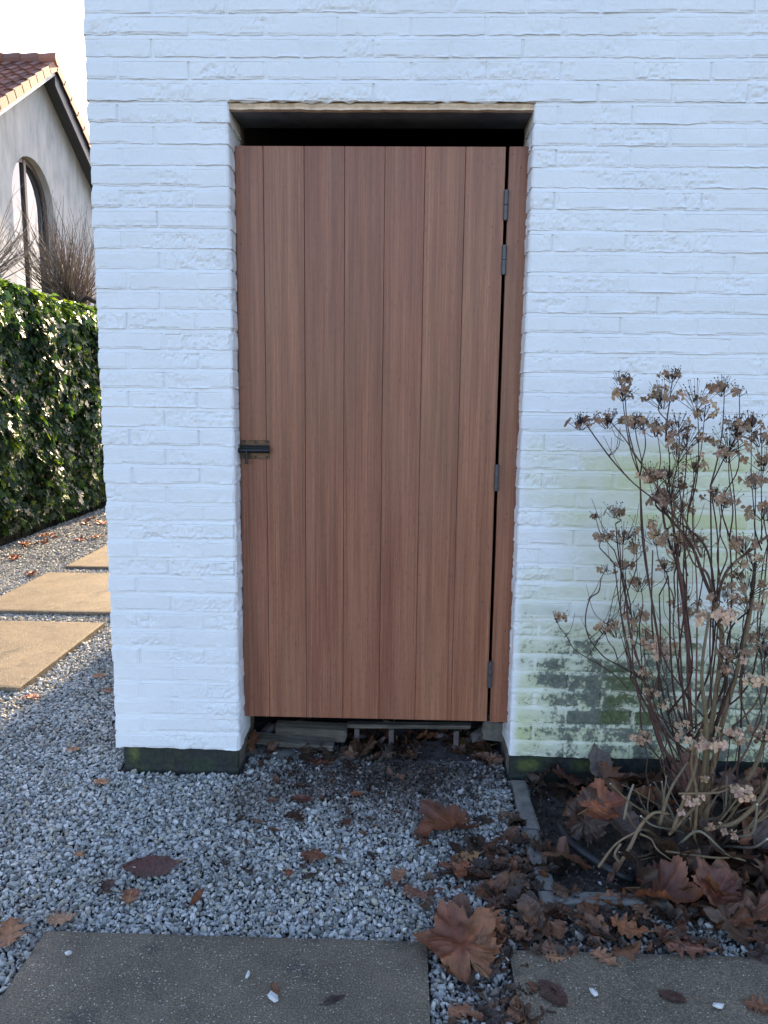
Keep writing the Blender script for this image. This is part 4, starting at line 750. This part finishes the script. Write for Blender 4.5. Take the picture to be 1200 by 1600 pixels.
# flower heads: (px, py, depth, size m, tone 0 dark .. 1 pale, parent node)
HD = [(908, 655, -.43, .060, .2, 4), (950, 650, -.38, .060, .3, 22), (968, 588, -.36, .045, .25, (1000, 745, -.38)), (975, 610, -.37, .05, .45, (1000, 745, -.38)), (1050, 582, -.36, .055, .2, (1040, 690, -.36)), (1038, 612, -.38, .075, .35, (1040, 690, -.36)),
 (1005, 655, -.38, .045, .2, (1000, 745, -.38)), (992, 655, -.4, .04, .4, (1000, 745, -.38)), (1090, 612, -.40, .075, .45, (1075, 800, -.41)), (1130, 600, -.42, .05, .3, (1110, 760, -.42)), (1155, 608, -.38, .04, .3, (1110, 760, -.42)), (1100, 640, -.39, .05, .4, (1075, 800, -.41)),
 (1060, 655, -.42, .055, .4, (1050, 800, -.41)), (1042, 662, -.36, .045, .5, (1050, 800, -.41)), (1025, 665, -.42, .045, .45, (1030, 780, -.4)), (1075, 675, -.40, .080, .45, (1068, 830, -.41)), (1150, 660, -.42, .060, .3, (1140, 840, -.42)), (1175, 655, -.40, .060, .2, (1180, 860, -.4)), (1140, 680, -.41, .070, .35, (1140, 840, -.42)), (1190, 680, -.38, .060, .3, (1190, 850, -.38)),
 (1060, 695, -.44, .085, .45, (1062, 830, -.43)), (1138, 705, -.42, .05, .5, (1150, 880, -.42)), (1195, 712, -.36, .075, .45, (1200, 850, -.38)), (1180, 745, -.45, .05, .35, (1190, 860, -.4)), (1015, 735, -.40, .055, .6, 3), (1045, 735, -.38, .06, .4, 0), (1050, 760, -.36, .07, .15, 0), (1085, 720, -.45, .05, .6, (1085, 850, -.43)),
 (1040, 775, -.42, .085, .35, 3), (1070, 790, -.35, .06, .5, 7), (1120, 768, -.44, .065, .6, (1125, 900, -.44)), (1135, 775, -.43, .05, .5, (1125, 900, -.44)), (1195, 790, -.42, .07, .55, (1190, 900, -.4)), (960, 795, -.24, .045, .3, 20), (930, 805, -.2, .03, .2, (960, 860, -.22)), (945, 835, -.22, .04, .35, (960, 880, -.23)), (975, 830, -.25, .06, .4, 21), (995, 850, -.24, .055, .45, (985, 960, -.25)),
 (1025, 825, -.3, .08, .55, (1030, 930, -.3)), (1055, 845, -.32, .07, .5, (1055, 930, -.31)), (1098, 850, -.36, .06, .75, (1090, 950, -.4)), (1080, 838, -.36, .06, .4, (1075, 900, -.38)), (1165, 845, -.42, .055, .4, (1155, 900, -.42)), (1180, 870, -.44, .07, .6, (1170, 960, -.44)), (869, 962, -.13, .045, .45, None), (948, 888, -.17, .03, .35, None), (975, 878, -.2, .05, .4, (970, 960, -.22)),
 (1000, 905, -.22, .06, .5, (1000, 1000, -.24)), (1040, 880, -.3, .05, .45, 17), (945, 980, -.18, .045, .7, (965, 1030, -.2)), (965, 975, -.2, .085, .75, (985, 1060, -.22)), (990, 950, -.2, .075, .6, (1000, 1040, -.24)), (1010, 990, -.26, .08, .6, (1020, 1080, -.28)), (1035, 1000, -.32, .07, .85, (1045, 1090, -.33)), (1028, 1015, -.34, .05, .95, (1045, 1090, -.33)), (1075, 955, -.3, .05, .75, 7), (1068, 935, -.28, .06, .35, 7),
 (1120, 955, -.46, .085, .95, 2), (1140, 958, -.48, .05, 1., 2), (1170, 935, -.4, .07, .7, (1165, 1010, -.42)), (1135, 920, -.46, .06, .4, 2), (1170, 900, -.44, .08, .35, 8), (1190, 985, -.3, .06, .4, (1200, 1080, -.3)), (1150, 1010, -.46, .06, .4, 9), (1140, 1018, -.47, .06, .3, (1140, 1100, -.45)), (1162, 1032, -.5, .035, 1., (1160, 1100, -.46)), (1180, 1058, -.5, .045, .95, (1175, 1150, -.48)), (1130, 1045, -.5, .04, .45, (1120, 1130, -.45)), (1195, 1010, -.45, .06, .4, (1195, 1100, -.4)),
 (1008, 1050, -.3, .05, .8, (1030, 1120, -.3)), (1020, 1080, -.34, .035, .75, (1040, 1140, -.34)), (1048, 1098, -.36, .045, .8, (1065, 1160, -.36)), (1005, 1150, -.42, .05, .6, (1020, 1240, -.40)), (1075, 1135, -.44, .075, .75, (1070, 1200, -.4)), (1094, 1163, -.48, .045, 1., (1085, 1240, -.42)), (1118, 1158, -.48, .045, 1., (1105, 1240, -.44)), (1142, 1140, -.46, .045, .85, (1120, 1240, -.44)), (1155, 1150, -.46, .04, .7, (1140, 1240, -.44)), (1195, 1140, -.42, .07, .6, (1190, 1240, -.4)),
 (1087, 1246, -.50, .034, 1., (1092, 1300, -.46)), (1064, 1268, -.50, .030, 1., (1075, 1300, -.46)), (1110, 1214, -.46, .04, .75, (1098, 1268, -.44)), (1158, 1232, -.52, .036, 1., (1180, 1250, -.48)), (1168, 1246, -.52, .025, .9, (1190, 1262, -.46)), (1125, 1292, -.5, .05, .5, (1110, 1310, -.46))]
def petal_unit(r):
    """one sepal, length 1 towards +y, cupped"""
    t = np.linspace(0, 1, 5); wd = np.array([.06, .30, .44, .38, .10])
    V = []
    for i, a in enumerate(t):
        for c in (-1, 0, 1): V.append((wd[i]*c, a, .18*c*c*wd[i]+.14*sin(a*3)-.10*a+r.normal(0, .02)))
    F = [(i*3+j, i*3+j+1, (i+1)*3+j+1, (i+1)*3+j) for i in range(4) for j in range(2)]
    return np.array(V), F
def head(q, dep, size, tone, rr):
    mb_ = MB(); size = size*rr.uniform(.8, 1.15); c = loc(at_y(q, dep)); nfl = max(3, int(3+size*rr.uniform(70, 160))) if size > .036 else (1 if tone > .9 else 3)
    pale, darkc = np.array((.58, .39, .28)), np.array((.15, .085, .052))
    if size <= .036 and tone > .9: nfl = 1 if size > .028 else 1
    for i in range(nfl):
        th = rr.uniform(0, 2*pi); rad = size*.74*np.sqrt(rr.random()); p = c+np.array([cos(th)*rad, sin(th)*rad*.8, -.30*rad+rr.normal(0, size*.11)]) if nfl > 1 else c
        out = np.array([cos(th)*rad*1.1/size, sin(th)*rad*1.1/size-.5, rr.uniform(.0, .7)]); out += rr.normal(0, .35, 3); out /= np.linalg.norm(out)
        if tone > .8 and rr.random() < .7: out = np.array([rr.normal(0, .3), -.85, rr.uniform(.1, .7)]); out /= np.linalg.norm(out)
        R_ = np.array(Vector(out).to_track_quat('Z', 'Y').to_matrix()); s = rr.uniform(.0085, .0145)*(1.1 if tone > .8 else 1); a0 = rr.uniform(0, 2*pi)
        col = (darkc*(1-tone)+pale*tone)*rr.uniform(.72, 1.25)*np.array([1, rr.uniform(.92, 1.05), rr.uniform(.88, 1.05)])
        for kq in range(4 if rr.random() < .8 else 3):
            V, F = petal_unit(rr); an = a0+kq*pi/2+rr.normal(0, .12); V = V*[1, 1, rr.uniform(.4, 2.2)]
            V = (V*s+[0, .0008, 0]) @ np.array(Matrix.Rotation(rr.normal(-.0, .35), 3, 'X')).T @ np.array(Matrix.Rotation(an, 3, 'Z')).T @ R_.T+p
            mb_.add(V, F, col*rr.uniform(.85, 1.15))
        mb_.tube([p, c+np.array([0, 0, -size*.55])+(p-c)*.15], [.0006, .0009], 4, DK, smooth=False, cap=False)
    for i in range(int((1-tone)*26*size/.06)+ (4 if size > .036 else 0)):
        p = c+np.array([rr.normal(0, size*.32), rr.normal(0, size*.3), rr.uniform(.0, size*.42)])
        V, F = OCT; mb_.add(V*rr.uniform(.0012, .0024)+p, F, (.020, .020, .026)); mb_.tube([p, c+np.array([0, 0, -size*.4])+(p-c)*.3], [.0004, .0006], 3, (.03, .024, .03), smooth=False, cap=False)
    o = mb_.build('flower_head', M['petal'], bush); o['group'] = 'dried flower heads'
    if tone > .9: o['label'] = 'pale pinkish dried flower'
for i, (x, y, d, s, tn, par) in enumerate(HD):
    head((x, y), d, s, tn, hr)
    if par is None: continue
    if isinstance(par, int):
        l = T[par][0]; e = l[-1] if par in (4, 20, 21, 22) else l[-2]
        e = e if e[1] > y+6 else l[len(l)//2]
    else: e = par
    stem([(x+hr.normal(0, 1), y+4, d), (x+(e[0]-x)*.22+hr.normal(0, 3), y+(e[1]-y)*.40, d*.7+e[2]*.3), (x+(e[0]-x)*.6+hr.normal(0, 4), y+(e[1]-y)*.74, d*.3+e[2]*.7), e], .0011, .0021, DK if s > .036 else MID)
    if not isinstance(par, int) and hr.random() < .55:
        bx = 1085+(e[0]-1085)*.72+hr.normal(0, 12); by = min(1330, e[1]+max(60, (1250-e[1])*.55))
        if e[1] < 1150: stem([e, (e[0]*.7+bx*.3+hr.normal(0, 5), e[1]*.6+by*.4, e[2]), (bx, by, e[2]*.5-.18), (1085+(e[0]-1085)*.3+hr.normal(0, 22), by+70 if by < 1240 else 1330, -.36)], .0018, .0030, DK if hr.random() < .55 else MID)
# extra side twigs
for i in range(110):
    l = T[hr.integers(len(T))][0]; k = hr.integers(1, len(l)-1); x, y, d = l[k]; s = hr.choice([-1, 1]); L = hr.uniform(25, 75)
    stem([(x, y, d), (x+s*L*.35, y-L*.35, d+hr.normal(0, .02)), (x+s*L*.5+hr.normal(0, 5), y-L, d+hr.normal(0, .04))],   .0013, .0006, DK if hr.random() < .6 else MID)
# old crooked wood low down, splayed from the crown
for i in range(44):
    a_ = hr.uniform(0, 2*pi); r0 = hr.uniform(0, .06); b0 = np.array([.86+r0*cos(a_)+.04*hr.normal(), -.38+r0*sin(a_)*.7, .02]); s = hr.uniform(.06, .21); up = hr.uniform(.04, .26)
    dirx = cos(a_)*s*1.35; diry = sin(a_)*s*.55-.05; pts = [b0, b0+[dirx*.35, diry*.4, up*.35], b0+[dirx*.75+hr.normal(0, .015), diry*.8, up*.6+hr.normal(0, .012)], b0+[dirx, diry, up*hr.uniform(.7, 1.15)]]
    r_ = hr.uniform(.0018, .0050); col = [LT, OLV, MID, (.17, .145, .10), (.20, .17, .125)][hr.integers(5)]
    old.tube([loc(p) for p in pts], [r_, r_*.9, r_*.75, r_*.6], 7, col, sub=5)
    if hr.random() < .45: q = loc(pts[-1]); d_ = (np.array(pts[-1])-pts[-2]); d_ /= np.linalg.norm(d_); old.cyl(q, q+d_*.0012, r_*.62, 7, (.62, .58, .45))
for l, r_, c_ in [([(962, 1362, -.52), (985, 1325, -.50), (1002, 1295, -.48), (1022, 1272, -.47), (1045, 1272, -.46)], .0072, LT), ([(1000, 1303, -.50), (1018, 1308, -.52), (1030, 1330, -.54), (1065, 1355, -.56)], .0040, LT), ([(935, 1355, -.52), (965, 1322, -.50), (1002, 1296, -.48)], .0056, LT), ([(971, 1350, -.55), (963, 1335, -.55), (970, 1318, -.54)], .0060, LT),
    ([(975, 1280, -.45), (983, 1245, -.44), (990, 1225, -.43)], .0062, (.2, .17, .12)), ([(1100, 1296, -.50), (1150, 1280, -.48), (1185, 1240, -.46), (1205, 1200, -.44)], .0088, OLV), ([(1045, 1305, -.50), (1080, 1268, -.46), (1120, 1230, -.44), (1175, 1228, -.44)], .0060, OLV), ([(1060, 1320, -.5), (1100, 1300, -.54), (1135, 1335, -.56), (1165, 1345, -.56)], .0052, (.19, .165, .11)),
    ([(1040, 1330, -.54), (1110, 1335, -.56), (1140, 1340, -.57)], .0045, LT), ([(1050, 1300, -.5), (1068, 1235, -.48), (1092, 1195, -.46), (1085, 1165, -.46)], .0066, OLV), ([(1030, 1290, -.46), (1048, 1230, -.45), (1075, 1190, -.44)], .0062, (.18, .14, .09)), ([(1085, 1310, -.5), (1090, 1240, -.5), (1078, 1195, -.5), (1085, 1160, -.5)], .0055, OLV), ([(1060, 1240, -.5), (1120, 1236, -.5), (1140, 1232, -.5)], .0046, OLV)]:
    stem(l, r_*.80, r_*.52, c_, old, 8)
new.build('twig', M['stem'], bush, smooth=True); old.build('old_wood', M['stem'], bush, smooth=True)

# ------------------------------------------------------------------ ivy hedge
hg = empty('ivy_hedge', (-3.45, 4.2, 0)); tag(hg, 'tall clipped hedge overgrown with glossy dark ivy along the left edge', 'hedge')
HC = np.array([-3.45, 4.2, 0])
ir = np.random.default_rng(11)
def ivy_pts():
    P, Nn = [], []
    for i in range(15000):                                    # front face (towards the path)
        y = ir.uniform(2.0, 6.6); z = 2.12*ir.random()**.95; b = .09*float(0); P.append((0, y, z, 0))
    for i in range(3600): P.append((ir.random(), ir.uniform(2.0, 6.6), 2.12, 1))
    for i in range(1100): P.append((ir.random(), 2.0, 2.12*ir.random(), 2))
    return np.array(P)
pp = ivy_pts(); y, z = pp[:, 1], pp[:, 2]; dep = ir.random(len(pp))**1.6*.14
bul = .09*fbm(y*2.2, z*2.2, 91)+.05*vn(y*6, z*6, 93); frontx = -3.30+.06*(y-2)*.55+bul
frontx = np.where(z < .30, frontx-.05, frontx); roundt = ss(z, 1.85, 2.15)*.10
px = np.where(pp[:, 3] == 0, frontx-dep-roundt, np.where(pp[:, 3] == 1, frontx-.10-pp[:, 0]*.55, -3.3-.6*pp[:, 0]))
pz = np.where(pp[:, 3] == 1, 2.10+.07*fbm(y*3, px*3, 95)+.05*ir.random(len(pp)), z); py = np.where(pp[:, 3] == 2, 2.0+dep+.05*vn(px*5, z*5, 9), y)
pz = np.where((z < .12) & (pp[:, 3] == 0), .12+.2*ir.random(len(pp)), pz)
IV = np.array([(0, 0, 0), (-.30, -.12, .03), (-.55, .18, .02), (-.30, .36, .05), (-.42, .62, .02), (-.12, .62, .05), (0, 1.0, -.02), (.12, .62, .05), (.42, .62, .02), (.30, .36, .05), (.55, .18, .02), (.30, -.12, .03), (0, .35, -.03)])
IF = [(12, i, i+1) for i in range(0, 11)]+[(12, 11, 0)]
mb = MB(); nI = len(pp); VV = np.empty((nI, 13, 3)); CC = np.empty((nI, 13, 3))
for i in range(nI):
    kind = pp[i, 3]; nrm = np.array([1., 0, .25]) if kind == 0 else (np.array([.25, 0, 1.]) if kind == 1 else np.array([0, -1., .2]))
    nrm = nrm+ir.normal(0, .42, 3); nrm /= np.linalg.norm(nrm)
    down = np.array([0, ir.normal(0, .5), -1.])+ir.normal(0, .25, 3); t_ = down-nrm*np.dot(down, nrm); t_ /= np.linalg.norm(t_); b_ = np.cross(t_, nrm)
    s = ir.uniform(.055, .105)*(.8 if ir.random() < .3 else 1); V = IV*s; V = V*[1, 1, ir.uniform(-1, 2.5)]
    VV[i] = np.array([px[i], py[i], pz[i]])+V[:, :1]*b_+V[:, 1:2]*t_+V[:, 2:]*nrm
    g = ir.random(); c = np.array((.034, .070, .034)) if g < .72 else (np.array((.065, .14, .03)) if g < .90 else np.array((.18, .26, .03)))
    if kind == 1 or pz[i] > 1.95: c = c*1.3+np.array((.10, .13, 0))*(ir.random() < .45)  # top leaves: backlight painted in as a lighter, yellower green
    CC[i] = c*ir.uniform(.7, 1.3)
F = (np.array(IF)[None]+(np.arange(nI)*13)[:, None, None]).reshape(-1, 3)
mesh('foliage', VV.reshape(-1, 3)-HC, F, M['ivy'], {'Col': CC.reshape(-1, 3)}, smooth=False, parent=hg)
mb = MB(); mb.box(np.array((-3.95, 2.15, 0))-HC, np.array((-3.50, 6.5, 1.98))-HC, .08); 
for i in range(60): yy = ir.uniform(2.1, 6.5); mb.tube([np.array((-3.42+.03*(yy-2), yy, 0))-HC, np.array((-3.46, yy+ir.normal(0, .1), .6))-HC, np.array((-3.5, yy+ir.normal(0, .2), 1.4))-HC], [.012, .008, .004], 5)
mb.build('woody_core', M['core'], hg)
mb = MB(); mb.box((-3.42, 1.9, -.03), (-3.36, 6.7, .05), .004); tag(mb.build('hedge_edging', M['core']), 'low dark edging strip along the foot of the ivy hedge', 'edging strip')
# bare shrubs behind the hedge
def bare_shrub(name, base, n, spread, L, label, lean=(0, 0), seed=1, knob=.12):
    r = np.random.default_rng(seed); o = empty(name, (base[0], base[1], 0)); tag(o, label, 'shrub'); B = np.array([0, 0, base[2]]); m1, m2 = MB(), MB()
    m2.tube([(0, 0, 0), (.03, 0, base[2]*.5), (0, .02, base[2]-.06)], [.05, .045, .05], 8, (.07, .055, .045))
    for i in range(14):
        p = B+r.normal(0, knob*.5, 3)*[.8, 1.4, .5]; m2.tube([B*[1, 1, .85], (B+p)/2+[0, 0, .02], p], [.03, .028, .022], 6, (.05, .04, .036))
    for i in range(n):
        a = r.uniform(-1, 1)*spread; b = r.normal(0, .3); p = B+np.array([r.normal(0, knob*.3), r.normal(0, knob*.9)+a*knob*.6, r.uniform(-.05, .05)]); l = L*r.uniform(.5, 1.05)
        d = np.array([sin(b)+lean[0], sin(a)+lean[1], cos(a)]); d /= np.linalg.norm(d); side = r.normal(0, .05, 3)
        g = r.random(); c = (.22, .16, .12) if g < .6 else ((.34, .25, .17) if g < .85 else (.09, .06, .05))
        m1.tube([p, p+d*l*.4+side*l*.6, p+d*l*.75+side*l+[0, 0, .02*l], p+d*l+[0, 0, .10*l]], [.0045, .0038, .0028, .0012], 4, c, sub=3)
        if r.random() < .5: q = p+d*l*.55+side*l*.7; m1.tube([q, q+d*l*.25+r.normal(0, .06, 3)*[1, 1, .3]], [.0022, .001], 4, c, smooth=False)
    m1.build('twig', M['stem'], o); m2.build('stump', M['stem'], o)
q = at_x((112, 470), -3.75); bare_shrub('pollarded_shrub', q, 330, 1.25, .98, 'bare pollarded shrub with a fan of thin upright twigs behind the hedge', seed=3, knob=.2)
q = at_x((-38, 440), -3.75); bare_shrub('bare_shrub', q, 60, .6, .95, 'bare shrub with long arching twigs at the left edge above the hedge', lean=(.1, .85), seed=8)

# ------------------------------------------------------------------ neighbouring house
HX, RY, RZ = -7.0, 13.0, 7.16; TN = math.tan(radians(33.5))
hs = empty('neighbouring_house', (HX, RY, 0)); tag(hs, 'grey rendered house with red tiled roof and an arched window beyond the hedge', 'house')
HO = np.array([HX, RY, 0])
wy, wr, wsp, wb = 12.50, .82, 4.70, 2.55               # window centre, radius, spring line, sill
arch = [(wy+wr*cos(a), wsp+wr*sin(a)) for a in np.linspace(0, pi, 25)]; hole = [(wy+wr, wb)]+arch+[(wy-wr, wb)]
def roofz(y): return RZ-abs(y-RY)*TN
def tri_wall():
    """gable wall with an arched hole, thickness .3"""
    out_ = [(8.2, 0), (8.2, roofz(8.2)), (RY, RZ), (17.8, roofz(17.8)), (17.8, 0)]
    import mathutils
    from mathutils.geometry import tessellate_polygon
    loops = [[Vector((a, b, 0)) for a, b in out_], [Vector((a, b, 0)) for a, b in hole]]
    tris = tessellate_polygon(loops); pts = out_+hole; n = len(pts)
    V = [(HX, a, b) for a, b in pts]+[(HX-.3, a, b) for a, b in pts]; F = []
    for t in tris:
        a, b, c = t; nz = (pts[b][0]-pts[a][0])*(pts[c][1]-pts[a][1])-(pts[b][1]-pts[a][1])*(pts[c][0]-pts[a][0])
        F.append((a, b, c) if nz > 0 else (a, c, b)); F.append((c+n, b+n, a+n) if nz > 0 else (b+n, c+n, a+n))
    k = len(out_)
    for i in range(k): F.append((i, (i+1) % k, (i+1) % k+n, i+n))
    m = len(hole)
    for i in range(m): a, b = k+i, k+(i+1) % m; F.append((b, a, a+n, b+n))
    return np.array(V)-HO, F
V, F = tri_wall(); mesh('wall', V, F, M['stucco'], parent=hs)
mb = MB(); mb.box(np.array((-15.0, 8.2, 0))-HO, np.array((HX-.302, 8.5, roofz(8.2)))-HO); mb.box(np.array((-15, 17.5, 0))-HO, np.array((HX-.302, 17.8, roofz(17.8)))-HO); mb.box(np.array((-15.3, 8.2, 0))-HO, np.array((-15.002, 17.8, 4.0))-HO); mb.build('side_wall', M['stucco'], hs)
# window: surround lip, frame with mullion, glass
mb = MB(); 
def arc_strip(mb, r0, r1, x0, x1):
    A = [(wy+c*1.0, z_, wy+d_, z2) for c, z_, d_, z2 in [(r0, wb, r1, wb)]+[(r0*cos(a), wsp+r0*sin(a), r1*cos(a), wsp+r1*sin(a)) for a in np.linspace(0, pi, 25)]+[(-r0, wb, -r1, wb)]]
    V = []
    for a in A: V += [(x0, a[0], a[1]), (x0, a[2], a[3]), (x1, a[2], a[3]), (x1, a[0], a[1])]
    n = len(A); F = [(i*4+j, (i+1)*4+j, (i+1)*4+(j+1) % 4, i*4+(j+1) % 4) for i in range(n-1) for j in range(4)]
    mb.add(np.array(V)-HO, F)
arc_strip(mb, wr-.001, wr-.10, HX-.25, HX-.13)
mb.box(np.array((HX-.25, wy-.08, wb))-HO, np.array((HX-.12, wy+.01, wsp+wr*.97))-HO, .006); mb.box(np.array((HX-.24, wy-wr+.07, wb))-HO, np.array((HX-.10, wy+wr-.07, wb+.08))-HO)
win = mb.build('window', M['frame'], hs)
pts = [(wy+(wr-.07)*cos(a), wsp+(wr-.07)*sin(a)) for a in np.linspace(0, pi, 25)]+[(wy-wr+.07, wb), (wy+wr-.07, wb)]
n = len(pts); V = [(HX-.165, a, b) for a, b in pts]+[(HX-.175, a, b) for a, b in pts]; mesh('glass', np.array(V)-HO, [tuple(range(n)), tuple(range(2*n-1, n-1, -1))]+[(i, i+n, (i+1) % n+n, (i+1) % n) for i in range(n)], M['glass'], parent=win)
mb = MB(); mb.box(np.array((-14.9, 8.6, .1))-HO, np.array((HX-1.2, 17.4, 3.0))-HO); mb.build('room_dark', M['dark'], hs)
# roof: bargeboards, soffits, decks, tiles
XE = HX+.30
def sl(y0, y1, x0, x1, top, thick, mat, name, parent=hs):
    """a sloping board following one side of the roof; top = offset above the rafter line"""
    c = cos(radians(33.5)); V = []
    for x in (x0, x1):
        for yy in (y0, y1):
            for tt in (top-thick, top): V.append((x, yy, roofz(yy)+tt/c))
    return np.array(V)-HO, [(0, 1, 3, 2), (4, 6, 7, 5), (0, 4, 5, 1), (2, 3, 7, 6), (0, 2, 6, 4), (1, 5, 7, 3)]
rf = MB()
for (ya, yb) in ((7.7, RY), (RY, 18.3)): V, F = sl(ya, yb, -15.4, XE-.03, .10, .10, None, None); rf.add(V, F)
roof = rf.build('roof', M['verge'], hs)
mb = MB(); V, F = sl(RY+.002, 18.3, XE-.028, XE, .13, .30, None, None); mb.add(V, F); mb.build('bargeboard', M['verge'], roof)
mb = MB(); V, F = sl(7.7, RY-.002, XE-.028, XE, .10, .12, None, None); mb.add(V, F); mb.build('bargeboard', M['white'], roof)
mt = MB(); c33, s33 = cos(radians(33.5)), sin(radians(33.5)); tr = np.random.default_rng(21)
for side in (-1, 1):
    for row in range(18):                                   # courses of pantiles down the slope
        s0 = .05+row*.335
        for col_ in range(11):
            x1 = XE+.05-col_*.27; w_, L_ = .265, .40; V = []; prof = [(0, .055), (.06, .075), (.12, .06), (.18, .02), (.235, .012), (.285, .045)]
            for tt, e in ((s0-.03, 0.012), (s0+L_-.03, .045)):
                for (u, hh) in prof:
                    sdist = tt; yv = RY+side*sdist*c33; zv = RZ-sdist*s33+.13/c33; V.append((x1-u, yv+side*s33*(hh+e), zv+c33*(hh+e)))
            V += [(v[0], v[1]-side*s33*.02, v[2]-c33*.02) for v in V]
            n = len(prof); F = []
            for j in range(n-1): F += [(j, j+1, n+j+1, n+j), (2*n+j, 3*n+j, 3*n+j+1, 2*n+j+1), (n+j, n+j+1, 3*n+j+1, 3*n+j), (j, 2*n+j, 2*n+j+1, j+1)]
            F += [(0, n, 3*n, 2*n), (n-1, 3*n-1, 4*n-1, 2*n-1)]
            mt.add(np.array(V)-HO+tr.normal(0, .003, 3), F)
        # verge tile flank
        Vb = []
        for tt, e in ((s0-.03, .012), (s0+.335, .04)):
            yv = RY+side*tt*c33; zv = RZ-tt*s33+.13/c33
            for hh in (-.10, .06): Vb += [(XE+.055, yv+side*s33*(hh+e), zv+c33*(hh+e)), (XE+.035, yv+side*s33*(hh+e), zv+c33*(hh+e))]
        mt.add(np.array(Vb)-HO, [(0, 4, 6, 2), (1, 3, 7, 5), (0, 2, 3, 1), (4, 5, 7, 6), (2, 6, 7, 3), (0, 1, 5, 4)])
mt.build('roof_tile', M['tile'], roof)
mr = MB()
for i in range(10): x1 = XE+.08-i*.34; mr.tube([np.array((x1, RY, RZ+.25))-HO, np.array((x1-.37, RY, RZ+.235))-HO], [.125, .11], 12, smooth=False)
mr.build('ridge_tile', M['tile'], roof)
# grit trodden into the gravel before the door
r = np.random.default_rng(123); n = 5200; x = r.normal(-.02, .30, n); y = r.normal(.0, .13, n); k = (y < .24) & (x > -.54) & (x < .365) & (y > -.7); x, y = x[k], y[k]
V, F = pebbles(np.stack([x, y, .006+.005*r.random(len(x))], -1), .0062*r.lognormal(0, .5, len(x)), OCT, r, .4, .8, (.2, .6))
o = mesh('soil_crumbs', V, F, k_.m); tag(o, 'dark grit in the gravel before the door', 'soil crumbs', kind='stuff')
